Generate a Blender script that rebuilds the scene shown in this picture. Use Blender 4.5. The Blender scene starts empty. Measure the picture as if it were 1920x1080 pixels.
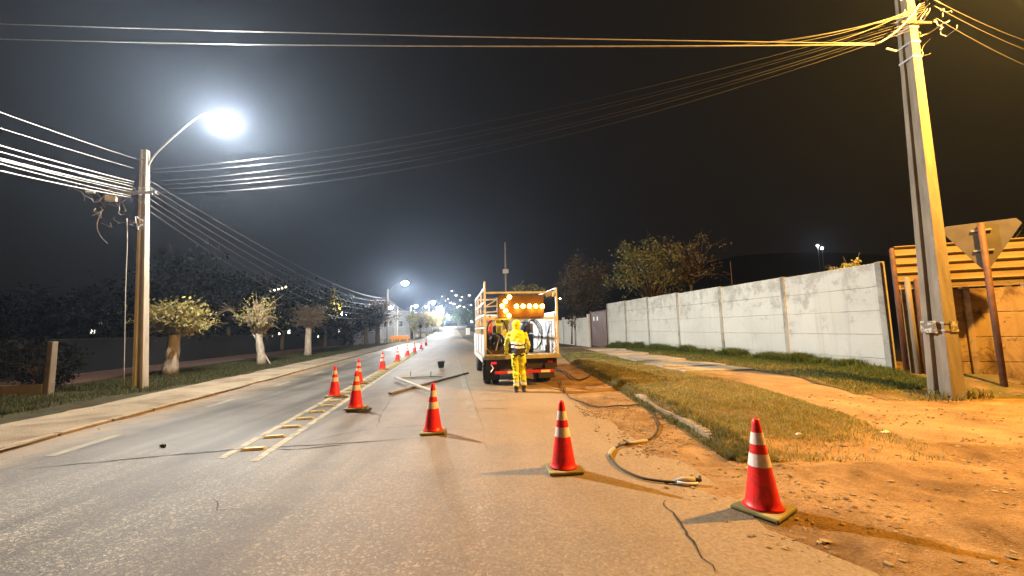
import bpy, bmesh, math, random
import numpy as np
from mathutils import Vector, Matrix, noise

random.seed(7)
RNG = np.random.default_rng(7)
S = bpy.context.scene
COL = S.collection

# ------------------------------------------------------------------ camera
CAM_H = 1.55
F = 750.0
PITCH = math.atan(78 / 750.0)
ROLL = 0.022
fwd = Vector((0, math.cos(PITCH), math.sin(PITCH)))
up0 = Vector((0, -math.sin(PITCH), math.cos(PITCH)))
rt0 = Vector((1, 0, 0))
RT = rt0 * math.cos(ROLL) - up0 * math.sin(ROLL)
UP = up0 * math.cos(ROLL) + rt0 * math.sin(ROLL)
CAM = Vector((0, 0, CAM_H))
cd = bpy.data.cameras.new('camera')
cam = bpy.data.objects.new('camera', cd)
COL.objects.link(cam)
cd.sensor_width = 36
cd.lens = F / 1920 * 36
cd.clip_start = 0.05
cd.clip_end = 3000
m = Matrix((RT, UP, -fwd)).transposed().to_4x4()
m.translation = CAM
cam.matrix_world = m
S.camera = cam

# ------------------------------------------------------------------ world, exposure
w = bpy.data.worlds.new('World')
S.world = w
w.use_nodes = True
nt = w.node_tree
bg = nt.nodes['Background']
sky = nt.nodes.new('ShaderNodeTexSky')
sky.sky_type = 'NISHITA'
sky.sun_disc = False
sky.sun_elevation = math.radians(-6)
sky.sun_rotation = math.radians(200)
mx = nt.nodes.new('ShaderNodeMix'); mx.data_type = 'RGBA'; mx.inputs[0].default_value = 0.9
nt.links.new(sky.outputs[0], mx.inputs[6])
mx.inputs[7].default_value = (0.125, 0.092, 0.07, 1)     # night sky lit by the town
nt.links.new(mx.outputs[2], bg.inputs[0])
bg.inputs[1].default_value = 0.030
S.view_settings.view_transform = 'Standard'
S.view_settings.look = 'None'
S.view_settings.exposure = 1.12
S.view_settings.gamma = 1.0
S.cycles.use_denoising = True
S.cycles.sample_clamp_indirect = 4
S.cycles.max_bounces = 4
S.cycles.diffuse_bounces = 2
S.cycles.glossy_bounces = 2
S.cycles.transparent_max_bounces = 8
S.cycles.volume_bounces = 0
S.cycles.volume_step_rate = 4

WHITE_W = 4000
SODIUM_W = 7700
HAZE = 0.0007

def luminaire(d, street):
    """photometric spread of a street luminaire: wide throw to the road, little light behind it"""
    d.use_nodes = True; n = d.node_tree; em = n.nodes['Emission']
    ge = n.nodes.new('ShaderNodeNewGeometry')
    sp = n.nodes.new('ShaderNodeSeparateXYZ'); n.links.new(ge.outputs['Incoming'], sp.inputs[0])
    r = n.nodes.new('ShaderNodeValToRGB'); e = r.color_ramp.elements
    mr = n.nodes.new('ShaderNodeMapRange'); mr.inputs[1].default_value = -1; mr.inputs[2].default_value = 1
    n.links.new(sp.outputs[2], mr.inputs[0]); n.links.new(mr.outputs[0], r.inputs[0])
    for _ in range(4): e.new(.5)
    for q, (p_, v_) in zip(e, ((0, .30), (.12, .42), (.22, .78), (.33, 1), (.46, .8), (.60, .42))):
        q.position = p_; q.color = (v_, v_, v_, 1)
    dt = n.nodes.new('ShaderNodeVectorMath'); dt.operation = 'DOT_PRODUCT'; dt.inputs[1].default_value = street
    n.links.new(ge.outputs['Incoming'], dt.inputs[0])
    m2 = n.nodes.new('ShaderNodeMapRange'); m2.inputs[1].default_value = -.88; m2.inputs[2].default_value = -.12
    m2.inputs[3].default_value = .05; m2.inputs[4].default_value = 1
    m2.interpolation_type = 'SMOOTHSTEP'
    n.links.new(dt.outputs['Value'], m2.inputs[0])
    mu = n.nodes.new('ShaderNodeMath'); mu.operation = 'MULTIPLY'
    n.links.new(r.outputs[0], mu.inputs[0]); n.links.new(m2.outputs[0], mu.inputs[1])
    m3 = n.nodes.new('ShaderNodeMath'); m3.operation = 'MULTIPLY'; m3.inputs[1].default_value = 3.0
    n.links.new(mu.outputs[0], m3.inputs[0]); n.links.new(m3.outputs[0], em.inputs['Strength'])
def lamp(name, loc, power, col, radius=0.12):
    d = bpy.data.lights.new(name, 'POINT')
    d.energy = power; d.color = col; d.shadow_soft_size = radius
    o = bpy.data.objects.new(name, d); o.location = loc
    COL.objects.link(o)
    return o

# ------------------------------------------------------------------ pixel <-> place helpers
def ray(px, py):
    return fwd + RT * ((px - 960) / F) - UP * ((py - 540) / F)
def G(px, py, z=0.0):
    d = ray(px, py); t = (z - CAM_H) / d.z
    p = CAM + d * t
    return Vector((p.x, p.y, z))
def AT(px, py, Y):
    d = ray(px, py); t = Y / d.y
    return CAM + d * t

ROADK = -0.153                       # the road drifts left as it goes away
def rx(off, y):                      # x of a line running with the road
    return off + ROADK * y
def sstep(a, b, v):
    t = min(1, max(0, (v - a) / (b - a))); return t * t * (3 - 2 * t)
def TZ(x, y):                        # ground height: flat here, climbing far away
    z = 7.5 * sstep(80, 330, y) + 28 * sstep(230, 400, y) * sstep(-90, 30, x + .153 * y) 
    z += 34 * sstep(70, 240, x) * sstep(60, 260, y)
    return z

# ------------------------------------------------------------------ materials
MATS = {}
def nodes_of(name):
    mt = bpy.data.materials.new(name); mt.use_nodes = True
    n = mt.node_tree
    return mt, n, n.nodes['Principled BSDF']
def ramp(n, fac, stops):
    r = n.nodes.new('ShaderNodeValToRGB')
    e = r.color_ramp.elements
    while len(e) < len(stops): e.new(0.5)
    for i, (p, c) in enumerate(stops):
        e[i].position = p
        e[i].color = (*c, 1) if len(c) == 3 else c
    n.links.new(fac, r.inputs[0])
    return r.outputs[0]
def noise_tex(n, scale, detail=4, rough=.55, vec=None, dist=0.0):
    t = n.nodes.new('ShaderNodeTexNoise')
    t.inputs['Scale'].default_value = scale; t.inputs['Detail'].default_value = detail
    t.inputs['Roughness'].default_value = rough; t.inputs['Distortion'].default_value = dist
    if vec is not None: n.links.new(vec, t.inputs['Vector'])
    return t.outputs['Fac']
def coord(n, kind='Object', scale=None):
    c = n.nodes.new('ShaderNodeTexCoord').outputs[kind]
    if scale:
        mp = n.nodes.new('ShaderNodeMapping'); mp.inputs['Scale'].default_value = scale
        n.links.new(c, mp.inputs[0]); c = mp.outputs[0]
    return c
def mixc(n, fac, a, b, mode='MIX'):
    x = n.nodes.new('ShaderNodeMix'); x.data_type = 'RGBA'; x.blend_type = mode
    for i, v in ((0, fac), (6, a), (7, b)):
        if hasattr(v, 'is_output') or hasattr(v, 'links'): n.links.new(v, x.inputs[i])
        elif i == 0: x.inputs[0].default_value = v
        else: x.inputs[i].default_value = (*v, 1)
    return x.outputs[2]
def bump(n, b, h, strength=.4, dist=.02):
    bn = n.nodes.new('ShaderNodeBump'); bn.inputs['Strength'].default_value = strength
    bn.inputs['Distance'].default_value = dist
    n.links.new(h, bn.inputs['Height']); n.links.new(bn.outputs[0], b.inputs['Normal'])
def mat(name, c1, c2=None, scale=6, rough=.7, metal=0, bmp=0, bscale=None, stops=None, vec=None, spec=.5, emit=None, es=0, detail=4):
    if name in MATS: return MATS[name]
    mt, n, b = nodes_of(name)
    co = coord(n, 'Object', vec)
    b.inputs['Roughness'].default_value = rough; b.inputs['Metallic'].default_value = metal
    b.inputs['Specular IOR Level'].default_value = spec
    c2 = c2 or tuple(v * .7 for v in c1)
    f = noise_tex(n, scale, detail, vec=co)
    n.links.new(ramp(n, f, stops or [(.3, c1), (.7, c2)]), b.inputs['Base Color'])
    if bmp: bump(n, b, noise_tex(n, bscale or scale * 4, 5, vec=co), bmp)
    if emit:
        b.inputs['Emission Color'].default_value = (*emit, 1); b.inputs['Emission Strength'].default_value = es
    MATS[name] = mt
    return mt

def asphalt():
    mt, n, b = nodes_of('asphalt')
    co = coord(n, 'Object')
    # aggregate: pale stones in a darker binder
    v = n.nodes.new('ShaderNodeTexVoronoi'); v.inputs['Scale'].default_value = 58
    n.links.new(co, v.inputs['Vector'])
    hs = n.nodes.new('ShaderNodeSeparateColor'); n.links.new(v.outputs['Color'], hs.inputs[0])
    stones = ramp(n, hs.outputs[0], [(.0, (.018, .017, .016)), (.5, (.050, .048, .044)), (.78, (.15, .145, .13)), (1, (.62, .54, .41))])
    v2 = noise_tex(n, 85, 3, .8, co)
    stones = mixc(n, .5, stones, ramp(n, v2, [(.38, (.04, .039, .036)), (.62, (.24, .232, .21))]))
    # worn, finer surface farther up the road
    fine = ramp(n, noise_tex(n, 90, 3, .7, co), [(.3, (.065, .063, .058)), (.7, (.15, .145, .133))])
    sp = n.nodes.new('ShaderNodeSeparateXYZ'); n.links.new(co, sp.inputs[0])
    mr = n.nodes.new('ShaderNodeMapRange'); mr.inputs[1].default_value = 4.2; mr.inputs[2].default_value = 7.5
    wob = n.nodes.new('ShaderNodeMath'); wob.operation = 'MULTIPLY_ADD'; wob.inputs[1].default_value = 2.2
    n.links.new(noise_tex(n, .8, 3, .6, co), wob.inputs[0]); n.links.new(sp.outputs[1], wob.inputs[2])
    n.links.new(wob.outputs[0], mr.inputs[0])
    col = mixc(n, mr.outputs[0], stones, fine)
    # tyre tracks and long stains that run with the road
    ln = coord(n, 'Object', (1.6, .10, 1))
    tr = ramp(n, noise_tex(n, 1.0, 4, .6, ln), [(.38, (.42, .41, .39)), (.56, (1.05, 1.05, 1.05))])
    col = mixc(n, .85, col, tr, 'MULTIPLY')
    q_ = n.nodes.new('ShaderNodeMath'); q_.operation = 'MULTIPLY_ADD'; q_.inputs[1].default_value = .153
    n.links.new(sp.outputs[1], q_.inputs[0]); n.links.new(sp.outputs[0], q_.inputs[2])
    qn = n.nodes.new('ShaderNodeMath'); qn.operation = 'MULTIPLY_ADD'; qn.inputs[1].default_value = .9
    n.links.new(noise_tex(n, .35, 3, .6, co), qn.inputs[0]); n.links.new(q_.outputs[0], qn.inputs[2])
    sn = n.nodes.new('ShaderNodeMath'); sn.operation = 'SINE'
    sm_ = n.nodes.new('ShaderNodeMath'); sm_.operation = 'MULTIPLY'; sm_.inputs[1].default_value = 3.9
    n.links.new(qn.outputs[0], sm_.inputs[0]); n.links.new(sm_.outputs[0], sn.inputs[0])
    col = mixc(n, .8, col, ramp(n, sn.outputs[0], [(.0, (1, 1, 1)), (.55, (.95, .94, .93)), (1, (.58, .54, .49))]), 'MULTIPLY')
    blot = ramp(n, noise_tex(n, .5, 5, .65, co), [(.36, (.48, .44, .40)), (.62, (1.15, 1.15, 1.12))])
    col = mixc(n, .85, col, blot, 'MULTIPLY')
    # sand along both edges, spread farther in to paint the sodium lamp's gold
    ad = n.nodes.new('ShaderNodeMath'); ad.operation = 'MULTIPLY_ADD'; ad.inputs[1].default_value = .153
    n.links.new(sp.outputs[1], ad.inputs[0]); n.links.new(sp.outputs[0], ad.inputs[2])      # distance across the road
    w2 = n.nodes.new('ShaderNodeMath'); w2.operation = 'MULTIPLY_ADD'; w2.inputs[1].default_value = 2.4
    n.links.new(noise_tex(n, 1.6, 5, .65, co), w2.inputs[0]); n.links.new(ad.outputs[0], w2.inputs[2])
    sr = n.nodes.new('ShaderNodeMapRange'); sr.inputs[1].default_value = -1.2; sr.inputs[2].default_value = 3.2
    sr.inputs[4].default_value = .85
    n.links.new(w2.outputs[0], sr.inputs[0])
    sand = ramp(n, noise_tex(n, 40, 5, .7, co), [(.3, (.20, .14, .08)), (.7, (.40, .30, .18))])
    col = mixc(n, sr.outputs[0], col, sand)
    sl = n.nodes.new('ShaderNodeMapRange'); sl.inputs[1].default_value = -3.9; sl.inputs[2].default_value = -5.0
    sl.inputs[4].default_value = .6
    n.links.new(w2.outputs[0], sl.inputs[0])
    col = mixc(n, sl.outputs[0], col, sand)
    n.links.new(col, b.inputs['Base Color'])
    b.inputs['Roughness'].default_value = .62
    b.inputs['Specular IOR Level'].default_value = .45
    inv = n.nodes.new('ShaderNodeMath'); inv.operation = 'ADD'
    n.links.new(hs.outputs[0], inv.inputs[0]); n.links.new(v2, inv.inputs[1])
    bs = n.nodes.new('ShaderNodeMath'); bs.operation = 'MULTIPLY_ADD'; bs.inputs[1].default_value = -.75; bs.inputs[2].default_value = 1.0
    n.links.new(mr.outputs[0], bs.inputs[0])
    bn = n.nodes.new('ShaderNodeBump'); bn.inputs['Distance'].default_value = .012
    n.links.new(bs.outputs[0], bn.inputs['Strength'])
    n.links.new(inv.outputs[0], bn.inputs['Height']); n.links.new(bn.outputs[0], b.inputs['Normal'])
    return mt

def dirt(name, a, b_, dark, scale=1.2, grass=None):
    mt, n, b = nodes_of(name)
    co = coord(n, 'Object')
    c = ramp(n, noise_tex(n, scale, 7, .65, co, .4), [(.32, dark), (.5, a), (.68, b_)])
    c = mixc(n, .55, c, ramp(n, noise_tex(n, 38, 4, .7, co), [(.35, (.55, .52, .5)), (.6, (1.15, 1.13, 1.1))]), 'MULTIPLY')
    if grass:
        g = ramp(n, noise_tex(n, 2.2, 5, .7, co), [(.42, (0, 0, 0)), (.6, (1, 1, 1))])
        c = mixc(n, g, c, grass)
    n.links.new(c, b.inputs['Base Color'])
    b.inputs['Roughness'].default_value = .95
    b.inputs['Specular IOR Level'].default_value = .15
    ad = n.nodes.new('ShaderNodeMath'); ad.operation = 'ADD'
    n.links.new(noise_tex(n, 9, 6, .65, co), ad.inputs[0]); n.links.new(noise_tex(n, 60, 3, .7, co), ad.inputs[1])
    bump(n, b, ad.outputs[0], .8, .03)
    return mt

def near_sandy(src_name, name, y0, y1, a=(.27, .165, .070), b_=(.40, .26, .125)):
    """turf that gives way to bare sand over a ragged line"""
    mt = bpy.data.materials[src_name].copy(); mt.name = name; n = mt.node_tree; b = n.nodes['Principled BSDF']
    old = b.inputs['Base Color'].links[0].from_socket
    co = coord(n, 'Object'); sp = n.nodes.new('ShaderNodeSeparateXYZ'); n.links.new(co, sp.inputs[0])
    q = n.nodes.new('ShaderNodeMath'); q.operation = 'MULTIPLY_ADD'; q.inputs[1].default_value = -.45
    n.links.new(sp.outputs[0], q.inputs[0]); n.links.new(sp.outputs[1], q.inputs[2])
    q2 = n.nodes.new('ShaderNodeMath'); q2.operation = 'MULTIPLY_ADD'; q2.inputs[1].default_value = 2.0
    n.links.new(noise_tex(n, 1.4, 5, .65, co), q2.inputs[0]); n.links.new(q.outputs[0], q2.inputs[2])
    mr = n.nodes.new('ShaderNodeMapRange'); mr.inputs[1].default_value = y0; mr.inputs[2].default_value = y1
    n.links.new(q2.outputs[0], mr.inputs[0])
    sand = ramp(n, noise_tex(n, 1.2, 6, .65, co), [(.35, a), (.65, b_)])
    sand = mixc(n, .6, sand, ramp(n, noise_tex(n, 38, 4, .7, co), [(.35, (.6, .57, .55)), (.6, (1.15, 1.13, 1.1))]), 'MULTIPLY')
    n.links.new(mixc(n, mr.outputs[0], sand, old), b.inputs['Base Color'])
    return mt

def wallmat(name, base, stain, amount=.5, low=None):
    mt, n, b = nodes_of(name)
    co = coord(n, 'Object')
    f = noise_tex(n, 1.1, 8, .68, co, .8)
    f2 = noise_tex(n, 3.4, 7, .75, co, 1.2)
    sp = n.nodes.new('ShaderNodeSeparateXYZ'); n.links.new(co, sp.inputs[0])
    hi = n.nodes.new('ShaderNodeMapRange'); hi.inputs[1].default_value = 1.5; hi.inputs[2].default_value = 3.1
    hi.inputs[3].default_value = -.03; hi.inputs[4].default_value = .09
    n.links.new(sp.outputs[2], hi.inputs[0])
    a = n.nodes.new('ShaderNodeMath'); a.operation = 'ADD'; n.links.new(f, a.inputs[0]); n.links.new(hi.outputs[0], a.inputs[1])
    m1 = ramp(n, a.outputs[0], [(.46, (0, 0, 0)), (.62, (amount,) * 3)])
    m2 = ramp(n, f2, [(.55, (0, 0, 0)), (.66, (amount,) * 3)])
    c = mixc(n, m1, base, stain)
    c = mixc(n, m2, c, tuple(v * .75 for v in stain))
    dr = ramp(n, noise_tex(n, 1, 5, .6, coord(n, 'Object', (5, 5, .35))), [(.4, (.82, .81, .79)), (.55, (1, 1, 1))])
    c = mixc(n, .7, c, dr, 'MULTIPLY')
    n.links.new(c, b.inputs['Base Color'])
    b.inputs['Roughness'].default_value = .85; b.inputs['Specular IOR Level'].default_value = .2
    bump(n, b, noise_tex(n, 16, 6, .7, co), .35, .02)
    return mt

A_ROAD = asphalt()
A_DIRT = dirt('dirt_sandy', (.28, .18, .085), (.41, .28, .145), (.13, .08, .036))
A_DIRTG = dirt('dirt_with_dry_turf', (.17, .12, .065), (.23, .17, .09), (.09, .06, .03), 1.6, (.085, .085, .028))
A_VERGE = near_sandy('dirt_with_dry_turf', 'verge_soil', 4.6, 5.4)
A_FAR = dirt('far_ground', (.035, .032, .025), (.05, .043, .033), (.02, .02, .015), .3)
A_TURF = dirt('green_turf_soil', (.05, .045, .022), (.075, .06, .035), (.03, .026, .015), 2.5)
A_PATHL = dirt('pale_dusty_path', (.30, .25, .18), (.38, .325, .24), (.17, .13, .085), .9)
A_SANDP = dirt('sandy_path', (.31, .22, .125), (.40, .30, .18), (.20, .135, .075), .9)
A_CONC = wallmat('path_concrete', (.40, .36, .30), (.22, .18, .13), .7)
def whitewash():
    mt, n, b = nodes_of('whitewashed_concrete')
    co = coord(n, 'Object'); sp = n.nodes.new('ShaderNodeSeparateXYZ'); n.links.new(co, sp.inputs[0])
    c = ramp(n, noise_tex(n, .7, 4, .5, co), [(.35, (.42, .425, .39)), (.65, (.48, .485, .45))])
    gr = (.27, .265, .24)
    # worn patches, mostly in the upper half
    up_ = n.nodes.new('ShaderNodeMapRange'); up_.inputs[1].default_value = .9; up_.inputs[2].default_value = 3.1
    up_.inputs[3].default_value = -.10; up_.inputs[4].default_value = .05; n.links.new(sp.outputs[2], up_.inputs[0])
    a = n.nodes.new('ShaderNodeMath'); a.operation = 'ADD'
    n.links.new(noise_tex(n, 1.9, 9, .78, co, .3), a.inputs[0]); n.links.new(up_.outputs[0], a.inputs[1])
    c = mixc(n, ramp(n, a.outputs[0], [(.50, (0, 0, 0)), (.60, (.75,) * 3)]), c, gr)
    c = mixc(n, ramp(n, noise_tex(n, 11, 6, .8, co), [(.60, (0, 0, 0)), (.68, (.6,) * 3)]), c, (.22, .21, .19))
    # rain drips
    c = mixc(n, ramp(n, noise_tex(n, 1, 5, .65, coord(n, 'Object', (7, 7, .22))), [(.56, (0, 0, 0)), (.70, (.5,) * 3)]), c, (.30, .29, .26))
    # soil splashed up from the ground
    lo = n.nodes.new('ShaderNodeMath'); lo.operation = 'MULTIPLY_ADD'; lo.inputs[1].default_value = -.9
    n.links.new(noise_tex(n, 3, 6, .7, co), lo.inputs[0]); n.links.new(sp.outputs[2], lo.inputs[2])
    lm = n.nodes.new('ShaderNodeMapRange'); lm.inputs[1].default_value = .25; lm.inputs[2].default_value = -.25; lm.inputs[4].default_value = .7
    n.links.new(lo.outputs[0], lm.inputs[0])
    c = mixc(n, lm.outputs[0], c, (.24, .20, .14))
    n.links.new(c, b.inputs['Base Color'])
    b.inputs['Roughness'].default_value = .9; b.inputs['Specular IOR Level'].default_value = .15
    bump(n, b, noise_tex(n, 18, 7, .75, co), .45, .02)
    return mt
A_WALL = whitewash()
A_WPOST = wallmat('grey_wall_post', (.30, .295, .27), (.15, .145, .13), .8)
A_WALL2 = wallmat('pale_far_wall', (.62, .61, .55), (.4, .39, .35), .4)
A_TAN = wallmat('bare_tan_concrete', (.26, .19, .11), (.09, .055, .028), .95)
A_POLED = mat('dark_stained_concrete', (.24, .205, .16), (.13, .11, .085), 2.4, .85, bmp=.5, bscale=30, vec=(3, 3, .5), detail=8)
A_POLE = mat('pole_concrete', (.44, .41, .35), (.30, .275, .23), 3, .85, bmp=.4, bscale=30, vec=(3, 3, .6))
A_KERB = mat('kerb_concrete', (.34, .28, .20), (.18, .14, .09), 3, .9, bmp=.6, bscale=14)
A_RUST = mat('rusty_steel', (.11, .045, .025), (.05, .022, .015), 6, .7, bmp=.3, bscale=30)
A_GATE = mat('brown_sheet_steel', (.13, .065, .048), (.06, .028, .02), 2.2, .5, bmp=.15, vec=(2, 2, .5))
A_CORR = mat('ochre_corrugated_sheet', (.25, .19, .085), (.15, .10, .045), 2, .6, bmp=.1, vec=(.6, .6, 4))
A_WIRE = mat('cable_sheath', (.07, .07, .07), (.05, .05, .05), 5, .45)
A_WIRED = mat('cable_sheath_black', (.03, .03, .03), (.02, .02, .02), 5, .5)
A_WIREL = mat('cable_sheath_pale', (.45, .44, .42), (.3, .3, .29), 5, .4)
A_STEEL = mat('galvanised_steel', (.42, .43, .44), (.3, .31, .32), 8, .4, .6)
A_BLACK = mat('black_rubber', (.02, .02, .02), (.035, .033, .03), 20, .75, bmp=.2)
def scuffed(name, c, dirt_c, amt, rough):
    mt, n, b = nodes_of(name)
    oi = n.nodes.new('ShaderNodeObjectInfo'); co = coord(n, 'Object')
    ad = n.nodes.new('ShaderNodeVectorMath'); ad.operation = 'ADD'
    n.links.new(co, ad.inputs[0]); n.links.new(oi.outputs['Location'], ad.inputs[1])
    m_ = ramp(n, noise_tex(n, 9, 8, .75, ad.outputs[0], .6), [(.48, (0, 0, 0)), (.72, (amt,) * 3)])
    st = n.nodes.new('ShaderNodeMapping'); st.inputs['Scale'].default_value = (30, 30, 2.5); n.links.new(ad.outputs[0], st.inputs[0])
    m2_ = ramp(n, noise_tex(n, 1, 5, .6, st.outputs[0]), [(.58, (0, 0, 0)), (.7, (amt * .8,) * 3)])
    c_ = mixc(n, m_, c, dirt_c); c_ = mixc(n, m2_, c_, dirt_c)
    n.links.new(c_, b.inputs['Base Color']); b.inputs['Roughness'].default_value = rough
    return mt
A_CONE = scuffed('cone_red_plastic', (.88, .014, .016), (.26, .03, .02), .9, .42)
A_BAND = scuffed('cone_reflective_band', (.86, .72, .70), (.45, .28, .22), .8, .35)
A_CBASE = mat('cone_base_dusty_rubber', (.035, .033, .03), (.12, .105, .07), 7, .8)
A_CBASEY = mat('cone_base_lamplit_rubber', (.28, .25, .09), (.16, .13, .05), 7, .8)  # black rubber coloured yellow to paint in the sodium light on it
A_BARK = mat('pale_limed_bark', (.42, .37, .30), (.17, .145, .11), 5, .95, bmp=1, bscale=16, vec=(2, 2, .7), detail=9)
A_BARKD = mat('brown_bark', (.12, .09, .06), (.06, .045, .03), 4, .9, bmp=.8)
A_TWIG = mat('pale_twig', (.26, .20, .12), (.14, .10, .06), 6, .85)
def leafmat(name, a, b_, tr=.35, spec=.3):
    mt, n, b = nodes_of(name)
    oi = n.nodes.new('ShaderNodeNewGeometry')
    c = ramp(n, oi.outputs['Random Per Island'], [(0, a), (1, b_)])
    n.links.new(c, b.inputs['Base Color'])
    b.inputs['Roughness'].default_value = .55; b.inputs['Specular IOR Level'].default_value = spec
    t = n.nodes.new('ShaderNodeBsdfTranslucent'); n.links.new(c, t.inputs[0])
    ms = n.nodes.new('ShaderNodeMixShader'); ms.inputs[0].default_value = tr
    n.links.new(b.outputs[0], ms.inputs[1]); n.links.new(t.outputs[0], ms.inputs[2])
    n.links.new(ms.outputs[0], n.nodes['Material Output'].inputs[0])
    return mt
L_YEL = leafmat('autumn_leaf', (.52, .48, .16), (.20, .17, .06))
L_GRN = leafmat('green_leaf', (.050, .085, .022), (.10, .13, .035))
L_OLV = leafmat('olive_leaf', (.09, .10, .035), (.16, .15, .05))
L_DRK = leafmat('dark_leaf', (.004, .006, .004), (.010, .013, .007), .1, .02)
L_BRN = leafmat('bare_brown_twig_leaf', (.09, .065, .04), (.16, .12, .07))
L_BLADE = leafmat('grass_blade_green', (.035, .065, .013), (.10, .13, .03))
L_DIM = leafmat('grass_blade_shaded', (.035, .05, .014), (.085, .085, .03), .3, .1)  # green blades darkened: weak light on the left strip put into the colour
L_DRY = leafmat('grass_blade_dry', (.42, .34, .10), (.17, .18, .05))
A_PAINTW = mat('worn_white_marking', (.36, .33, .22), (.11, .105, .095), 5, .75, detail=9, stops=[(.46, (.34, .31, .21)), (.64, (.14, .135, .115))])
A_PAINTD = mat('faint_white_marking', (.26, .24, .18), (.15, .14, .11), 5, .7, detail=8)
A_YEL = mat('yellow_plastic', (.55, .47, .12), (.24, .20, .09), 9, .6)
A_CRACK = mat('crack_fill', (.012, .011, .010), (.035, .03, .025), 20, .9)
A_WOOD = mat('pale_timber', (.46, .42, .36), (.28, .25, .2), 4, .8, vec=(1, 8, 8))
A_WOODD = mat('grey_timber', (.20, .17, .13), (.12, .10, .08), 4, .8)
A_TRUCKW = mat('white_truck_paint', (.60, .63, .67), (.46, .48, .50), 4, .4)
A_TRUCKIN = wallmat('scuffed_white_panel', (.50, .51, .52), (.16, .20, .30), .9)
A_CHAS = mat('dark_chassis', (.035, .02, .018), (.02, .012, .012), 6, .7)
A_DECK = mat('dusty_deck', (.40, .36, .27), (.24, .21, .16), 6, .8)
A_REDR = mat('red_reflector', (.65, .02, .02), (.5, .02, .02), 10, .35)
A_TAIL = mat('tail_lamp', (.5, .01, .03), (.4, .01, .03), 10, .3, emit=(1, .02, .05), es=.5)
A_WHR = mat('white_reflector', (.8, .8, .78), (.65, .65, .63), 10, .4)
A_HIVIS = mat('hi_vis_fabric', (.78, .80, .03), (.66, .62, .02), 7, .75, bmp=.5, bscale=9)
A_HIVISO = mat('hi_vis_jacket_fabric', (.88, .68, .02), (.78, .74, .02), 5, .75, bmp=.5, bscale=9)
A_NAVY = mat('navy_fabric', (.03, .033, .045), (.02, .02, .03), 7, .85)
A_SILV = mat('reflective_tape', (.78, .78, .76), (.6, .6, .58), 30, .4)
A_SKIN = mat('skin', (.45, .26, .18), (.4, .22, .15), 9, .55)
A_BLUE = mat('blue_machine_paint', (.03, .09, .36), (.02, .05, .2), 5, .45)
A_ORB = mat('board_face', (.07, .032, .016), (.04, .02, .012), 5, .6)
A_RED = mat('red_paint', (.55, .03, .03), (.4, .02, .02), 5, .5)
A_SIGNB = mat('sign_back_aluminium', (.085, .075, .06), (.05, .042, .03), 3, .8, .0)
def emit(name, c, s):
    mt, n, b = nodes_of(name)
    b.inputs['Base Color'].default_value = (*c, 1)
    b.inputs['Emission Color'].default_value = (*c, 1); b.inputs['Emission Strength'].default_value = s
    return mt
E_WHITE = emit('led_lens', (.93, .97, 1), 90)
E_FAR = emit('far_lamp_lens', (.92, .97, 1), 60)
E_WIN = emit('lit_window', (1, .93, .78), 2.2)
E_PIN = emit('far_light', (.9, .95, 1), 9)
E_PINW = emit('far_warm_light', (1, .82, .5), 8)
E_AMB = emit('amber_lamp', (1, .42, .04), 40)
E_SOD = emit('sodium_lens', (1, .62, .2), 60)

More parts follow.
